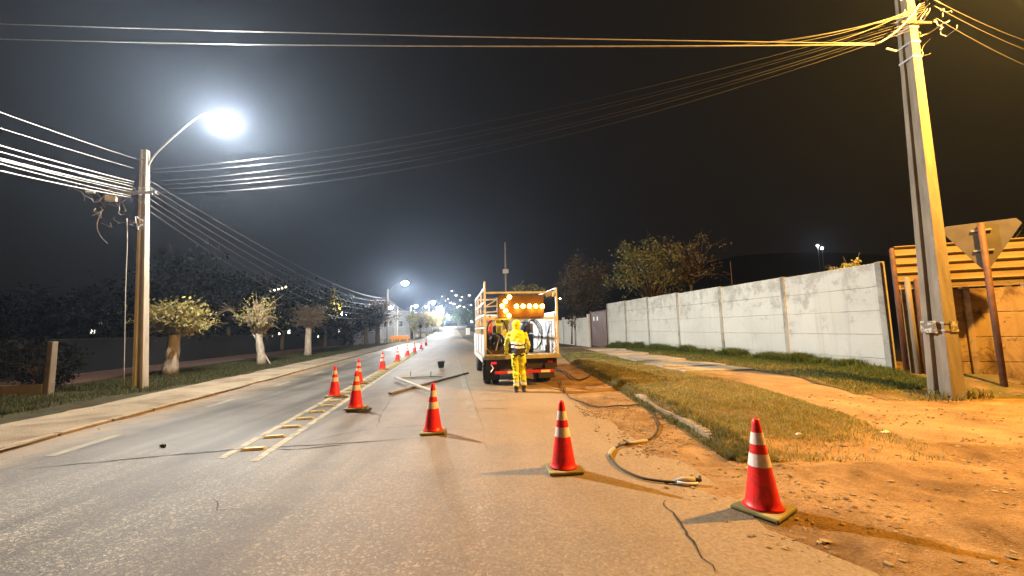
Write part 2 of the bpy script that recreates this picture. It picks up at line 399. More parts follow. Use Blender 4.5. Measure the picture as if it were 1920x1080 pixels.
# ------------------------------------------------------------------ mesh builder
class MB:
    def __init__(s): s.v = []; s.f = []; s.mi = []
    def add(s, vs, fs, mi=0):
        o = len(s.v); s.v += [tuple(v) for v in vs]
        s.f += [tuple(i + o for i in f) for f in fs]; s.mi += [mi] * len(fs)
        return s
    def box(s, c, d, rot=None, mi=0, taper=1.0):
        x, y, z = d[0] / 2, d[1] / 2, d[2] / 2
        vs = []
        for sz in (-1, 1):
            t = taper if sz > 0 else 1
            for sx, sy in ((-1, -1), (1, -1), (1, 1), (-1, 1)):
                p = Vector((sx * x * t, sy * y * t, sz * z))
                if rot is not None: p = rot @ p
                vs.append(p + Vector(c))
        return s.add(vs, [(3, 2, 1, 0), (4, 5, 6, 7), (0, 1, 5, 4), (1, 2, 6, 5), (2, 3, 7, 6), (3, 0, 4, 7)], mi)
    def tube(s, pts, r, n=6, mi=0, cap=True):
        pts = [Vector(p) for p in pts]
        rs = r if isinstance(r, (list, tuple)) else [r] * len(pts)
        vs = []; prev = None
        for i, p in enumerate(pts):
            t = (pts[min(i + 1, len(pts) - 1)] - pts[max(i - 1, 0)])
            if t.length < 1e-9: t = Vector((0, 0, 1))
            t.normalize()
            if prev is None:
                a = Vector((0, 0, 1)) if abs(t.z) < .9 else Vector((1, 0, 0))
                u = t.cross(a).normalized()
            else:
                u = (prev - t * prev.dot(t))
                u = u.normalized() if u.length > 1e-6 else t.orthogonal().normalized()
            prev = u; v = t.cross(u)
            for k in range(n):
                an = 2 * math.pi * k / n
                vs.append(p + (u * math.cos(an) + v * math.sin(an)) * rs[i])
        fs = []
        for i in range(len(pts) - 1):
            for k in range(n):
                a, b = i * n + k, i * n + (k + 1) % n
                fs.append((a, b, b + n, a + n))
        if cap:
            fs.append(tuple(range(n - 1, -1, -1))); o = (len(pts) - 1) * n
            fs.append(tuple(range(o, o + n)))
        return s.add(vs, fs, mi)
    def lathe(s, prof, n=24, c=(0, 0, 0), mi=0, caps=True, sx=1, sy=1):
        vs = [(c[0] + r * sx * math.cos(2 * math.pi * k / n), c[1] + r * sy * math.sin(2 * math.pi * k / n), c[2] + z) for r, z in prof for k in range(n)]
        fs = [(i * n + k, i * n + (k + 1) % n, (i + 1) * n + (k + 1) % n, (i + 1) * n + k) for i in range(len(prof) - 1) for k in range(n)]
        if caps:
            fs.append(tuple(range(n - 1, -1, -1))); o = (len(prof) - 1) * n
            fs.append(tuple(range(o, o + n)))
        return s.add(vs, fs, mi)
    def ball(s, c, r, n=10, mi=0):
        r = r if isinstance(r, (tuple, list)) else (r, r, r)
        prof = [(math.sin(math.pi * i / n), -math.cos(math.pi * i / n)) for i in range(n + 1)]
        prof[0] = (.02, -1); prof[-1] = (.02, 1)
        vs = [(c[0] + q * r[0] * math.cos(2 * math.pi * k / n), c[1] + q * r[1] * math.sin(2 * math.pi * k / n), c[2] + z * r[2]) for q, z in prof for k in range(n)]
        fs = [(i * n + k, i * n + (k + 1) % n, (i + 1) * n + (k + 1) % n, (i + 1) * n + k) for i in range(n) for k in range(n)]
        fs.append(tuple(range(n - 1, -1, -1))); fs.append(tuple(range(n * n, n * n + n)))
        return s.add(vs, fs, mi)
    def prism(s, poly, z0, z1, mi=0):
        n = len(poly)
        vs = [(p[0], p[1], z0) for p in poly] + [(p[0], p[1], z1) for p in poly]
        return s.add(vs, [tuple(range(n - 1, -1, -1)), tuple(range(n, 2 * n))] + [(i, (i + 1) % n, n + (i + 1) % n, n + i) for i in range(n)], mi)
    def build(s, name, mats, parent=None, smooth=False, bevel=0, loc=None):
        me = bpy.data.meshes.new(name)
        me.from_pydata(s.v, [], s.f)
        if not isinstance(mats, (list, tuple)): mats = [mats]
        for q in mats: me.materials.append(q)
        if len(mats) > 1: me.polygons.foreach_set('material_index', s.mi)
        if smooth: me.polygons.foreach_set('use_smooth', [True] * len(me.polygons))
        me.update()
        o = bpy.data.objects.new(name, me); COL.objects.link(o)
        if parent: o.parent = parent
        if loc is not None: o.location = loc
        if bevel:
            bv = o.modifiers.new('bevel', 'BEVEL'); bv.width = bevel; bv.segments = 2; bv.limit_method = 'ANGLE'
        return o

def tag(o, label=None, cat=None, group=None, kind=None):
    if label: o['label'] = label
    if cat: o['category'] = cat
    if group: o['group'] = group
    if kind: o['kind'] = kind
    return o
def thing(name, label, cat, loc=(0, 0, 0), rz=0, group=None):
    o = bpy.data.objects.new(name, None); o.empty_display_size = .2
    COL.objects.link(o); o.location = loc; o.rotation_euler = (0, 0, rz)
    return tag(o, label, cat, group)
def copy_tree(o, parent=None):
    c = o.copy(); COL.objects.link(c); c.parent = parent
    for ch in [q for q in ALLKIDS(o)]: copy_tree(ch, c)
    return c
def ALLKIDS(o): return [q for q in list(COL.objects) if q.parent is o]
def rz_m(a): return Matrix.Rotation(a, 3, 'Z')
def catenary(a, b, sag, n=18):
    a = Vector(a); b = Vector(b)
    return [a.lerp(b, t) - Vector((0, 0, sag * 4 * t * (1 - t))) for t in [i / n for i in range(n + 1)]]

# ------------------------------------------------------------------ SETTING: ground
def grid_sheet(name, xs, ys, zf, material, label=None):
    vs = [(x, y, zf(x, y)) for y in ys for x in xs]; nx = len(xs)
    fs = [(j * nx + i, j * nx + i + 1, (j + 1) * nx + i + 1, (j + 1) * nx + i) for j in range(len(ys) - 1) for i in range(nx - 1)]
    me = bpy.data.meshes.new(name); me.from_pydata(vs, [], fs); me.materials.append(material)
    me.polygons.foreach_set('use_smooth', [True] * len(fs)); me.update()
    o = bpy.data.objects.new(name, me); COL.objects.link(o)
    return tag(o, kind='structure')
xs = [-280 + i * 10 for i in range(57)]
ys = [-30 + i * 10 for i in range(46)]
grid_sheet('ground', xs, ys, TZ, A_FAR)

def strip(name, o0, o1, y0, y1, z, material, step=1.0, zf=None, wob=0.0):
    ys = []; y = y0
    while y < y1:
        ys.append(y); y += max(step, (y - 20) * .05)
    ys.append(y1)
    vs = []; K = 5
    for y in ys:
        a = o0 + (noise.noise((y * .6, 3, o0)) * wob if wob else 0)
        b = o1 + (noise.noise((y * .6, 9, o1)) * wob if wob else 0)
        for k in range(K):
            x = rx(a + (b - a) * k / (K - 1), y)
            vs.append((x, y, TZ(x, y) + z))
    fs = [(j * K + i, j * K + i + 1, (j + 1) * K + i + 1, (j + 1) * K + i) for j in range(len(ys) - 1) for i in range(K - 1)]
    me = bpy.data.meshes.new(name); me.from_pydata(vs, [], fs); me.materials.append(material); me.update()
    o = bpy.data.objects.new(name, me); COL.objects.link(o)
    return tag(o, kind='structure')
C0 = -2.68     # centre line of the road
def sheet(name, pts, z, material):
    mb = MB(); mb.add([(p[0], p[1], z) for p in pts], [tuple(range(len(pts)))])
    return tag(mb.build(name, material), kind='structure')

# dirt floor round the street, each sheet a few millimetres above the last
sheet('dirt_ground', [(-22, -8), (16, -8), (14, 34), (-24, 34)], .004, A_DIRT)
strip('far_shoulder', -16, 9, 33, 330, .006, A_DIRTG, 2)
strip('road', -6.3, 2.6, -8, 380, .010, A_ROAD, .8, wob=.5)
strip('pavement', -8.1, -6.32, -6, 60, .05, A_PATHL, 1, wob=.25)
kb = MB()
for i in range(60):
    y = 1 + i * 1.02
    kb.box((rx(-6.36, y), y, .012), (.12, .98, .10), Matrix.Rotation(.152, 3, 'Z'))
tag(kb.build('kerb', A_KERB, bevel=.015), kind='structure')
strip('grass_strip_soil', -13.5, -8.05, 2, 75, .02, A_TURF, 1, wob=.7)
strip('back_path', -16.5, -13.2, 2, 60, .012, mat('reddish_earth', (.17, .085, .055), (.10, .055, .04), 2, .95, bmp=.5), 1, wob=.4)

# right verge: a raised mound between the shoulder and the path
def interp(pts, y):
    if y <= pts[0][0]: return pts[0][1]
    for (a, b), (c, d) in zip(pts, pts[1:]):
        if y <= c: return b + (d - b) * (y - a) / (c - a)
    return pts[-1][1]
KP = [G(*p) for p in ((1400, 884), (1340, 845), (1290, 812), (1215, 768), (1165, 735), (1110, 703), (1072, 683), (1052, 665))]
KE = sorted((p.y, p.x) for p in KP)                       # kerb line y -> x
PL = sorted((p.y, p.x) for p in [G(*q) for q in ((1740, 850), (1560, 775), (1400, 732), (1230, 697), (1130, 668), (1085, 655))])   # near edge of path
PR = sorted((p.y, p.x) for p in [G(*q) for q in ((1790, 775), (1640, 752), (1480, 716), (1330, 692), (1210, 670), (1140, 655))])   # far edge of path
def WX(y): return 10.75 - .137 * y                         # foot of the white wall
MND0 = KE[0][0]
def N(x, y, s, o=0): return noise.noise((x * s, y * s, o))
def pathz(x, y): return .15 * sstep(7.4, 11, y) + .022 - .04 * (1 - sstep(4.6, 5.6, y + .4 * N(x, y, 1.5, 6)))
def vz(x, y):                                              # verge height
    k = interp(KE, y); t = (x - k)
    e = sstep(0, .22, t) * sstep(MND0 - .25 + .5 * min(t, 2.5), MND0 + .9 + 1.2 * min(t, 2.5), y)
    z = .016 - .05 * (1 - sstep(MND0 - .4, MND0 + .2, y + .3 * N(x, y, 1.7, 2))) + e * (.15 + .05 * noise.noise((x * .9, y * .9, 1)) + .018 * noise.noise((x * 5, y * 5, 4)))
    q = sstep(-.1, .55, interp(PL, y) + .15 - x)
    return z * q + (pathz(x, y) - .004) * (1 - q) if y > 5 else z * sstep(0, .6, k + 2.6 - x) - .02 * (1 - sstep(0, .6, k + 2.6 - x))
ys = [MND0 - .5 + i * .15 for i in range(60)] + [MND0 + 8.5 + i * .5 for i in range(32)]
us = [i / 40 for i in range(41)]
vs = []; nx = len(us)
for y in ys:
    a = interp(KE, y) - .05 + .07 * noise.noise((y * 2.3, 0, 0)); b = max(a + .5, interp(PL, y) + .15)
    b = max(b, a + 2.9) if y < MND0 + 1.0 else b
    for u in us:
        uu = u ** 1.5
        x = a + (b - a) * uu
        vs.append((x, y, vz(x, y) if u > 0 else .008))
fs = [(j * nx + i, j * nx + i + 1, (j + 1) * nx + i + 1, (j + 1) * nx + i) for j in range(len(ys) - 1) for i in range(nx - 1)]
me = bpy.data.meshes.new('verge'); me.from_pydata(vs, [], fs); me.materials.append(A_VERGE)
me.polygons.foreach_set('use_smooth', [True] * len(fs))
o = bpy.data.objects.new('verge', me); COL.objects.link(o); tag(o, kind='structure')
# kerb stones still standing along the mound
kb = MB()
ky = [4.75 + i * .12 for i in range(50)]
for i in range(len(ky) - 1):
    y, y2 = ky[i], ky[i + 1]
    if i % 9 == 8: y2 -= .015
    x, x2 = interp(KE, y) + .13 + .02 * noise.noise((y * 2, 1, 1)), interp(KE, y2) + .13 + .02 * noise.noise((y2 * 2, 1, 1))
    h = .115 + .035 * noise.noise((y * .9, 3, 3)) - .13 * (1 - sstep(4.7, 5.6, y)) - .13 * sstep(8.4, 10, y)
    kb.add([(x - .06, y, -.05), (x + .08, y, -.05), (x2 + .08, y2, -.05), (x2 - .06, y2, -.05), (x - .05, y, h), (x + .08, y, h + .01), (x2 + .08, y2, h + .01), (x2 - .05, y2, h)],
           [(4, 5, 6, 7), (0, 1, 5, 4), (1, 2, 6, 5), (2, 3, 7, 6), (3, 0, 4, 7)])
tag(kb.build('kerb_verge', A_KERB), kind='structure')

# trampled earth of the corner, in real relief
def roughz(x, y):
    f = sstep(0, .8, x - rx(2.1, y) + .5 * N(x, y, 1.2, 7)) * sstep(0, .35, interp(KE, y) - .15 - x if y > MND0 + .15 else 1)
    r_ = .020 + .030 * N(x, y, 1.1, 1) + .018 * N(x, y, 3.4, 2) + .010 * N(x, y, 9, 3) + .006 * N(x, y, 22, 4)
    return -.012 + f * (.020 + max(0, r_))
vs = []; gx = [.6 + i * .055 for i in range(215)]; gy = [.9 + i * .055 for i in range(150)]
for y in gy:
    for x in gx:
        far_ = sstep(7.2, 9.1, y)
        vs.append((x, y, roughz(x, y) * (1 - far_) - .03 * far_))
nx = len(gx)
fs = [(j * nx + i, j * nx + i + 1, (j + 1) * nx + i + 1, (j + 1) * nx + i) for j in range(len(gy) - 1) for i in range(nx - 1)]
me = bpy.data.meshes.new('earth'); me.from_pydata(vs, [], fs); me.materials.append(A_DIRT)
me.polygons.foreach_set('use_smooth', [True] * len(fs))
o = bpy.data.objects.new('earth', me); COL.objects.link(o); tag(o, kind='structure')

# sandy path and the concrete slabs farther on
ys = [4.6 + i * .3 for i in range(80)]; vs = []
for y in ys:
    a = interp(PL, y) - .1 + .12 * noise.noise((y, 5, 0)); b = interp(PR, y) + .1 + .1 * noise.noise((y, 8, 0))
    for k in range(9):
        x = a + (b - a) * k / 8; vs.append((x, y, pathz(x, y) + .012 * noise.noise((x * 2, y * 2, 0))))
fs = [(j * 9 + i, j * 9 + i + 1, (j + 1) * 9 + i + 1, (j + 1) * 9 + i) for j in range(len(ys) - 1) for i in range(8)]
me = bpy.data.meshes.new('path'); me.from_pydata(vs, [], fs); me.materials.append(A_SANDP)
o = bpy.data.objects.new('path', me); COL.objects.link(o); tag(o, kind='structure')
sl = MB()
for i in range(11):
    y0 = 12.2 + i * 1.32; y1 = y0 + 1.25
    a0, a1, b0, b1 = interp(PL, y0), interp(PL, y1), interp(PR, y0), interp(PR, y1)
    t = .215 + .03 * math.sin(i * 2.3)
    sl.add([(a0, y0, 0.05), (b0, y0, 0.05), (b1, y1, 0.05), (a1, y1, 0.05), (a0, y0, t), (b0, y0, t + .02), (b1, y1, t), (a1, y1, t - .015)],
           [(3, 2, 1, 0), (4, 5, 6, 7), (0, 1, 5, 4), (1, 2, 6, 5), (2, 3, 7, 6), (3, 0, 4, 7)])
tag(sl.build('path_slab', A_CONC, bevel=.015), kind='structure')

# bank of turf between the path and the wall
def bz(x, y):
    t = (x - interp(PR, y)) / max(.3, WX(y) - interp(PR, y))
    return (pathz(x, y) + .02) * sstep(7.6, 9.0, y) - .03 * (1 - sstep(7.6, 8.4, y + .4 * N(x, y, 1.3, 4))) + (.10 * sstep(0, .25, t) + .06 * t) * sstep(7.5, 10, y) + .03 * noise.noise((x * 2, y * 2, 2)) * sstep(8, 9.5, y)
ys = [7.6 + i * .3 for i in range(76)]; vs = []
for y in ys:
    a = interp(PR, y) - .05 + .18 * noise.noise((y * 1.4, 2, 0)); b = WX(y) + .1 if y > 9.6 else 11
    for k in range(21):
        x = a + (b - a) * k / 20; vs.append((x, y, bz(x, y)))
fs = [(j * 21 + i, j * 21 + i + 1, (j + 1) * 21 + i + 1, (j + 1) * 21 + i) for j in range(len(ys) - 1) for i in range(20)]
me = bpy.data.meshes.new('turf_bank'); me.from_pydata(vs, [], fs); me.materials.append(A_DIRTG)
me.polygons.foreach_set('use_smooth', [True] * len(fs))
o = bpy.data.objects.new('turf_bank', me); COL.objects.link(o); tag(o, kind='structure')

# ------------------------------------------------------------------ grass
def blades(name, label_kind, P, H, W, lean, material):
    """P (n,3) roots, H heights: each blade a bent strip of 2 quads ending in a point"""
    n = len(P); a = RNG.uniform(0, 2 * np.pi, n)
    side = np.stack([np.cos(a), np.sin(a), np.zeros(n)], 1) * (W[:, None] / 2)
    la = RNG.uniform(0, 2 * np.pi, n); L = np.stack([np.cos(la), np.sin(la), np.zeros(n)], 1) * (H * lean * RNG.uniform(.2, 1.2, n))[:, None]
    z = np.zeros((n, 3)); z[:, 2] = H
    mid = P + z * .6 + L * .35; tip = P + z * (1 - .2 * lean) + L
    V = np.stack([P - side, P + side, mid + side * .8, mid - side * .8, tip], 1).reshape(-1, 3)
    base = np.arange(n) * 5
    quads = np.stack([base, base + 1, base + 2, base + 3], 1); tris = np.stack([base + 3, base + 2, base + 4], 1)
    me = bpy.data.meshes.new(name)
    me.vertices.add(len(V)); me.vertices.foreach_set('co', V.ravel())
    loops = np.concatenate([np.concatenate([quads, tris], 1).ravel()])
    me.loops.add(len(loops)); me.loops.foreach_set('vertex_index', loops)
    st = np.stack([np.arange(n) * 7, np.arange(n) * 7 + 4], 1).ravel()
    me.polygons.add(2 * n); me.polygons.foreach_set('loop_start', st)
    me.update(calc_edges=True); me.validate()
    me.materials.append(material)
    o = bpy.data.objects.new(name, me); COL.objects.link(o)
    return tag(o, kind='stuff')
def scatter(n, yr, xa, xb, zf, dens=None, keep=None, pw=1.6):
    out = []
    while len(out) < n:
        y = yr[0] + (yr[1] - yr[0]) * random.random() ** pw
        a, b = xa(y), xb(y)
        if b <= a: continue
        x = random.uniform(a, b)
        if keep and random.random() > keep(x, y): continue
        out.append((x, y, zf(x, y)))
    return np.array(out)
# verge: dry and patchy
kv = lambda x, y: (.95 if N(x, y, 1.3, 3) > -.12 else .25) * (sstep(4.4, 6.4, y + 1.2 * N(x, y, .9, 6)) * .9 + .1 if x > interp(KE, y) + .5 else 1)
P = scatter(42000, (MND0 + .2, 23), lambda y: interp(KE, y) + .02, lambda y: max(interp(KE, y) + (2.7 if y < MND0 + 1 else .8), interp(PL, y) + .1), vz, keep=kv)
blades('dry_grass', '', P, RNG.uniform(.025, .08, len(P)), RNG.uniform(.005, .010, len(P)), 1.0, L_DRY)
P = scatter(9000, (MND0 + .3, 22), lambda y: interp(KE, y) - .05, lambda y: interp(KE, y) + .35, lambda x, y: max(0.01, vz(x, y) - .02), keep=lambda x, y: .9 if N(x, y, 1.8, 8) > -.1 else .15)
blades('kerb_grass', '', P, RNG.uniform(.04, .13, len(P)), RNG.uniform(.006, .011, len(P)), .9, L_OLV)
# bank: greener, long against the wall
kb_ = lambda x, y: (.25 + .75 * sstep(.0, .5, (x - interp(PR, y)) / max(.3, WX(y) - interp(PR, y)) + .25 * N(x, y, 1.1, 5)))
P = scatter(42000, (8.6, 29), lambda y: interp(PR, y) + .02, lambda y: WX(y) - .02 if y > 9.6 else 9.2, bz, keep=kb_, pw=1.2)
t_ = np.array([sstep(.35, 1.0, (p[0] - interp(PR, p[1])) / max(.3, WX(p[1]) - interp(PR, p[1]))) for p in P])
blades('green_grass', '', P, RNG.uniform(.04, .10, len(P)) + t_ * RNG.uniform(.02, .08, len(P)), RNG.uniform(.007, .012, len(P)), .9, L_BLADE)
P = scatter(12000, (8.4, 20), lambda y: interp(PR, y) - .05, lambda y: interp(PR, y) + 1.1, bz, pw=1.1)
blades('dry_grass', '', P, RNG.uniform(.03, .07, len(P)), RNG.uniform(.006, .010, len(P)), 1.0, L_DRY)
P = scatter(15000, (10.2, 28.5), lambda y: WX(y) - .5, lambda y: WX(y) - .04, bz, keep=lambda x, y: 1 if N(0, y, 1.0, 5) + .5 * N(0, y, 2.7, 1) > -.05 else .12, pw=1.2)
hh = np.array([.18 + .36 * max(0, N(0, p[1], 1.0, 5) + .5 * N(0, p[1], 2.7, 1) + .25) for p in P])
blades('wall_grass', '', P, hh * RNG.uniform(.6, 1.15, len(P)), RNG.uniform(.010, .018, len(P)), .75, L_BLADE)
# left strip
def lz(x, y): return .02
P = scatter(34000, (8.5, 55), lambda y: rx(-12.6, y), lambda y: rx(-8.15 - .35 * (N(0, y, .9, 2) + .4), y) - .9 * (1 - sstep(9, 14, y)), lz, keep=lambda x, y: .95 if N(x, y, .6, 3) > -.2 else .3, pw=1.8)
blades('strip_grass', '', P, RNG.uniform(.04, .15, len(P)), RNG.uniform(.009, .017, len(P)), .8, L_DIM)
P = scatter(4000, (3, 9), lambda y: -14, lambda y: -10.3 + .6 * N(0, y, 1, 1), lz)
blades('strip_grass', '', P, RNG.uniform(.04, .12, len(P)), RNG.uniform(.008, .014, len(P)), .8, L_DIM)
# weeds at the foot of the tan wall
P = []
for cx, cy, r, n in ((9.75, 9.05, .35, 900), (10.35, 8.95, .4, 700), (11.0, 8.75, .3, 600), (8.8, 8.15, .5, 160), (8.3, 8.0, .5, 120)):
    for _ in range(n):
        a = random.random() * 6.28; q = r * random.random() ** .6
        P.append((cx + q * math.cos(a) * 1.3, cy + q * math.sin(a) * .6, .02))
P = np.array(P)
blades('weeds', '', P, RNG.uniform(.06, .26, len(P)), RNG.uniform(.012, .022, len(P)), .9, L_OLV)

# gravel, crumbs and clods
def pebbles(name, n, yr, xa, xb, smin, smax, zf, material, pw=1.5):
    mb = MB(); k = 0
    ico = [(0, 0, 1), (.89, 0, .45), (.28, .85, .45), (-.72, .53, .45), (-.72, -.53, .45), (.28, -.85, .45), (0, 0, -.3)]
    fc = [(0, 1, 2), (0, 2, 3), (0, 3, 4), (0, 4, 5), (0, 5, 1), (6, 2, 1), (6, 3, 2), (6, 4, 3), (6, 5, 4), (6, 1, 5)]
    while k < n:
        y = yr[0] + (yr[1] - yr[0]) * random.random() ** pw
        x = random.uniform(xa(y), xb(y))
        if random.random() > .12 + 1.3 * max(0, N(x, y, 1.3, 11) + .15): continue
        s_ = smin + (smax - smin) * random.random() ** 4
        a = random.random() * 6.28; e = random.uniform(.6, 1.4)
        z = zf(x, y)
        mb.add([(x + s_ * (vx * math.cos(a) * e - vy * math.sin(a)), y + s_ * (vx * math.sin(a) * e + vy * math.cos(a)), z + vz_ * s_ * .6) for vx, vy, vz_ in ico], fc)
        k += 1
    return tag(mb.build(name, material), kind='stuff')
A_PEB = leafmat('pebble', (.40, .29, .16), (.13, .09, .05), .0, .1)
pebbles('gravel', 6500, (1.2, 9), lambda y: max(1.2, 2.6 - .3 * y), lambda y: 1.9 + y * 1.25 if y < 5 else interp(KE, min(y, 20)), .004, .028, lambda x, y: max(.012, roughz(x, y)), A_PEB, 1.3)
pebbles('gravel', 2600, (4.3, 8.5), lambda y: interp(KE, y) + .3, lambda y: 10.5, .005, .035, lambda x, y: vz(x, y) if x < interp(KE, y) + 2 and y < 6 else pathz(x, y) + .01, A_PEB, 1)
pebbles('gravel', 900, (3.5, 30), lambda y: rx(-8, y), lambda y: rx(-5.9, y), .005, .02, lambda x, y: .05 if x < rx(-6.4, y) else .012, A_PEB, 1.6)

# ------------------------------------------------------------------ road markings and cracks
def ribbon(name, o0, o1, segs, z, material, kind='structure'):
    mb = MB()
    for y0, y1 in segs:
        n = max(1, int((y1 - y0) / 1.5))
        for i in range(n):
            a = y0 + (y1 - y0) * i / n; b = y0 + (y1 - y0) * (i + 1) / n
            j = .012
            mb.add([(rx(o0, a), a, TZ(0, a) + z), (rx(o1, a), a, TZ(0, a) + z), (rx(o1, b), b, TZ(0, b) + z), (rx(o0, b), b, TZ(0, b) + z)], [(0, 1, 2, 3)])
    return tag(mb.build(name, material), kind=kind)
ribbon('road_marking', C0 - .30, C0 - .19, [(5.25, 40), (43, 90)], .0145, A_PAINTW)
ribbon('road_marking', C0 + .19, C0 + .30, [(5.1, 60), (62, 110)], .0145, A_PAINTW)
ribbon('road_marking', -5.42, -5.26, [(5.5 + i * 3.4, 6.6 + i * 3.4) for i in range(16)], .0145, A_PAINTD)
ribbon('road_marking', .30, .44, [(7.2, 9.0), (9.7, 15), (16, 60)], .0145, A_PAINTD)
ribbon('road_marking', .62, 1.1, [(8.1, 8.2), (9.0, 9.12), (9.95, 10.1)], .0145, A_PAINTD)
stud = None
for i in range(34):
    y = 5.6 + i * .63 if i < 26 else 5.6 + 26 * .63 + (i - 26) * 1.1
    x = rx(C0, y)
    if stud is None:
        stud = thing('road_block', '', 'road block')
        b_ = MB().box((0, 0, .008), (.33, .12, .02), taper=.75); b_.build('base', A_YEL, stud, bevel=.006)
        MB().box((0, 0, .022), (.27, .08, .010), taper=.9).build('cover', A_YEL, stud)
        s_ = stud
    else:
        s_ = copy_tree(stud)
    s_.location = (x, y, .0145); s_.rotation_euler = (0, 0, .152 + random.uniform(-.06, .06))
    s_['group'] = 'yellow blocks between the two centre lines'
    ORD = 'zero first second third fourth fifth sixth seventh eighth ninth tenth eleventh twelfth thirteenth fourteenth fifteenth sixteenth seventeenth eighteenth nineteenth twentieth'.split()
    if i == 0: s_['label'] = 'worn brownish road block, nearest the camera, beside the long crack'
    elif i == 1: s_['label'] = 'bright yellow road block next after the worn brown one'
    elif i < 20: s_['label'] = ORD[i + 1] + ' yellow block, counted from the camera, between the centre lines'
    else: s_['label'] = 'yellow rumble block in the far part of the row between the centre lines'
def crack(name, pts, w0, z=.0150, px=True, mat_=None, jag=.02):
    P = [G(*p) for p in pts] if px else [Vector((*p, 0)) for p in pts]
    Q = []
    for a, b in zip(P, P[1:]):
        n = max(2, int((b - a).length / .06))
        for i in range(n): Q.append(a.lerp(b, i / n))
    Q.append(P[-1]); mb = MB(); L = []
    for i, q in enumerate(Q):
        t = (Q[min(i + 1, len(Q) - 1)] - Q[max(i - 1, 0)]).normalized(); nn = Vector((-t.y, t.x, 0))
        q = q + nn * (jag * 1.6 * noise.noise((q.x * 6, q.y * 6, 2)) + jag * .8 * noise.noise((q.x * 19, q.y * 19, 7)))
        w_ = w0 * (.45 + .9 * abs(noise.noise((q.x * 4, q.y * 4, 5)) + .4)) * min(1, .25 + 4 * min(i, len(Q) - 1 - i) / len(Q))
        L.append((q + nn * w_, q - nn * w_))
    vs = [(*p[:2], z) for ab in L for p in ab]
    mb.add(vs, [(2 * i, 2 * i + 1, 2 * i + 3, 2 * i + 2) for i in range(len(L) - 1)])
    return tag(mb.build(name, mat_ or A_CRACK), kind='structure')
crack('road_crack', [(40, 882), (155, 871), (250, 862), (345, 853), (440, 845), (490, 841), (560, 838), (640, 833), (720, 828), (790, 822)], .017)
crack('road_crack', [(505, 843), (545, 845), (600, 840), (650, 835)], .014, .0151)
crack('road_crack', [(400, 936), (411, 948), (410, 958), (440, 958), (468, 957)], .005)
crack('road_crack', [(1246, 940), (1250, 958), (1275, 985), (1292, 1008), (1318, 1040), (1345, 1076)], .011, .0150, jag=.05)
crack('road_crack', [(560, 835), (628, 818), (700, 805), (790, 800), (880, 808)], .006, .0150)
crack('road_crack', [(706, 808), (716, 775), (736, 745), (765, 722)], .005, .0150)
crack('road_crack', [(850, 640), (866, 690), (885, 745), (905, 800), (915, 850)], .005, .0150)

# ------------------------------------------------------------------ traffic cones
def make_cone():
    c = thing('traffic_cone', '', 'traffic cone')
    h = .735
    MB().box((0, 0, .0175), (.37, .37, .035)).build('base', [A_CBASE], c, bevel=.012)
    R0, R1 = .135, .026
    def R(z): return R0 + (R1 - R0) * ((z - .035) / (h - .035))
    zs = [.035, .05, .1, .3, .5, .7, h]
    MB().lathe([(R(.035) + .022, .035), (R(.05) + .004, .05)] + [(R(z), z) for z in zs[2:]] + [(R1 - .008, h + .004), (R1 - .012, h - .01)], 32).build('body', A_CONE, c, smooth=True)
    for z0, z1 in ((.36, .46), (.535, .63)):
        MB().lathe([(R(z0) + .0025, z0), (R(z1) + .0025, z1)], 32, caps=False).build('reflective_band', A_BAND, c, smooth=True)
    return c
CONES = [
    (1432, 962, 'largest red cone, on a base painted lamplight yellow, in the dirt at the right', .62),
    (1057, 886, 'red and white cone on the sandy asphalt, in front of the loose hose', .08),
    (812, 815, 'red and white cone standing before the crossed timbers', .12),
    (667, 774, 'cone on a thick double black base, right of the centre lines', .1),
    (672, 723, 'cone half hidden behind the one with the double black base', .15),
    (627, 747, 'cone left of the double black base, on the centre blocks', .2),
    (717, 697, 'cone alone on the centre line, first beyond the front cluster', .1),
    (745, 681, 'second cone of the receding row, past the front cluster', .1),
    (764, 671, 'third cone of the receding row, past the front cluster', .1),
    (777, 664, 'fourth cone of the receding row along the centre line', .1),
    (790, 657, 'fifth small cone of the receding row along the centre line', .1),
    (799, 651, 'farthest tiny cone at the end of the centre line row', .1)]
cone0 = make_cone()
for i, (px, py, lab, rz) in enumerate(CONES):
    c = cone0 if i == 0 else copy_tree(cone0)
    g = G(px, py - 3)
    c.location = (g.x, g.y, max(.0145, roughz(g.x, g.y))); c.rotation_euler = (0, 0, rz)
    if i == 0: c.rotation_euler = (0, -.012, rz)
    tag(c, lab, 'traffic cone', 'red traffic cones closing the lane')
    if i == 0:
        for k in ALLKIDS(c):
            if k.name.startswith('base'): k.data = k.data.copy(); k.data.materials[0] = A_CBASEY; k['label'] = 'sandy yellow square base'
    if i == 3:
        # a second, loose octagonal base lies under this cone
        MB().lathe([(.24, 0), (.25, .012), (.24, .036), (.15, .04)], 8).build('spare_cone_base', A_BLACK, None)
        o = bpy.data.objects['spare_cone_base']; o.location = (g.x + .05, g.y + .02, .0145); o.rotation_euler = (0, 0, .3)
        c.location.z = .0145 + .041; c.rotation_euler = (.0, .0, .1)
        tag(o, 'loose black rubber cone base under the cone right of the lines', 'cone base')

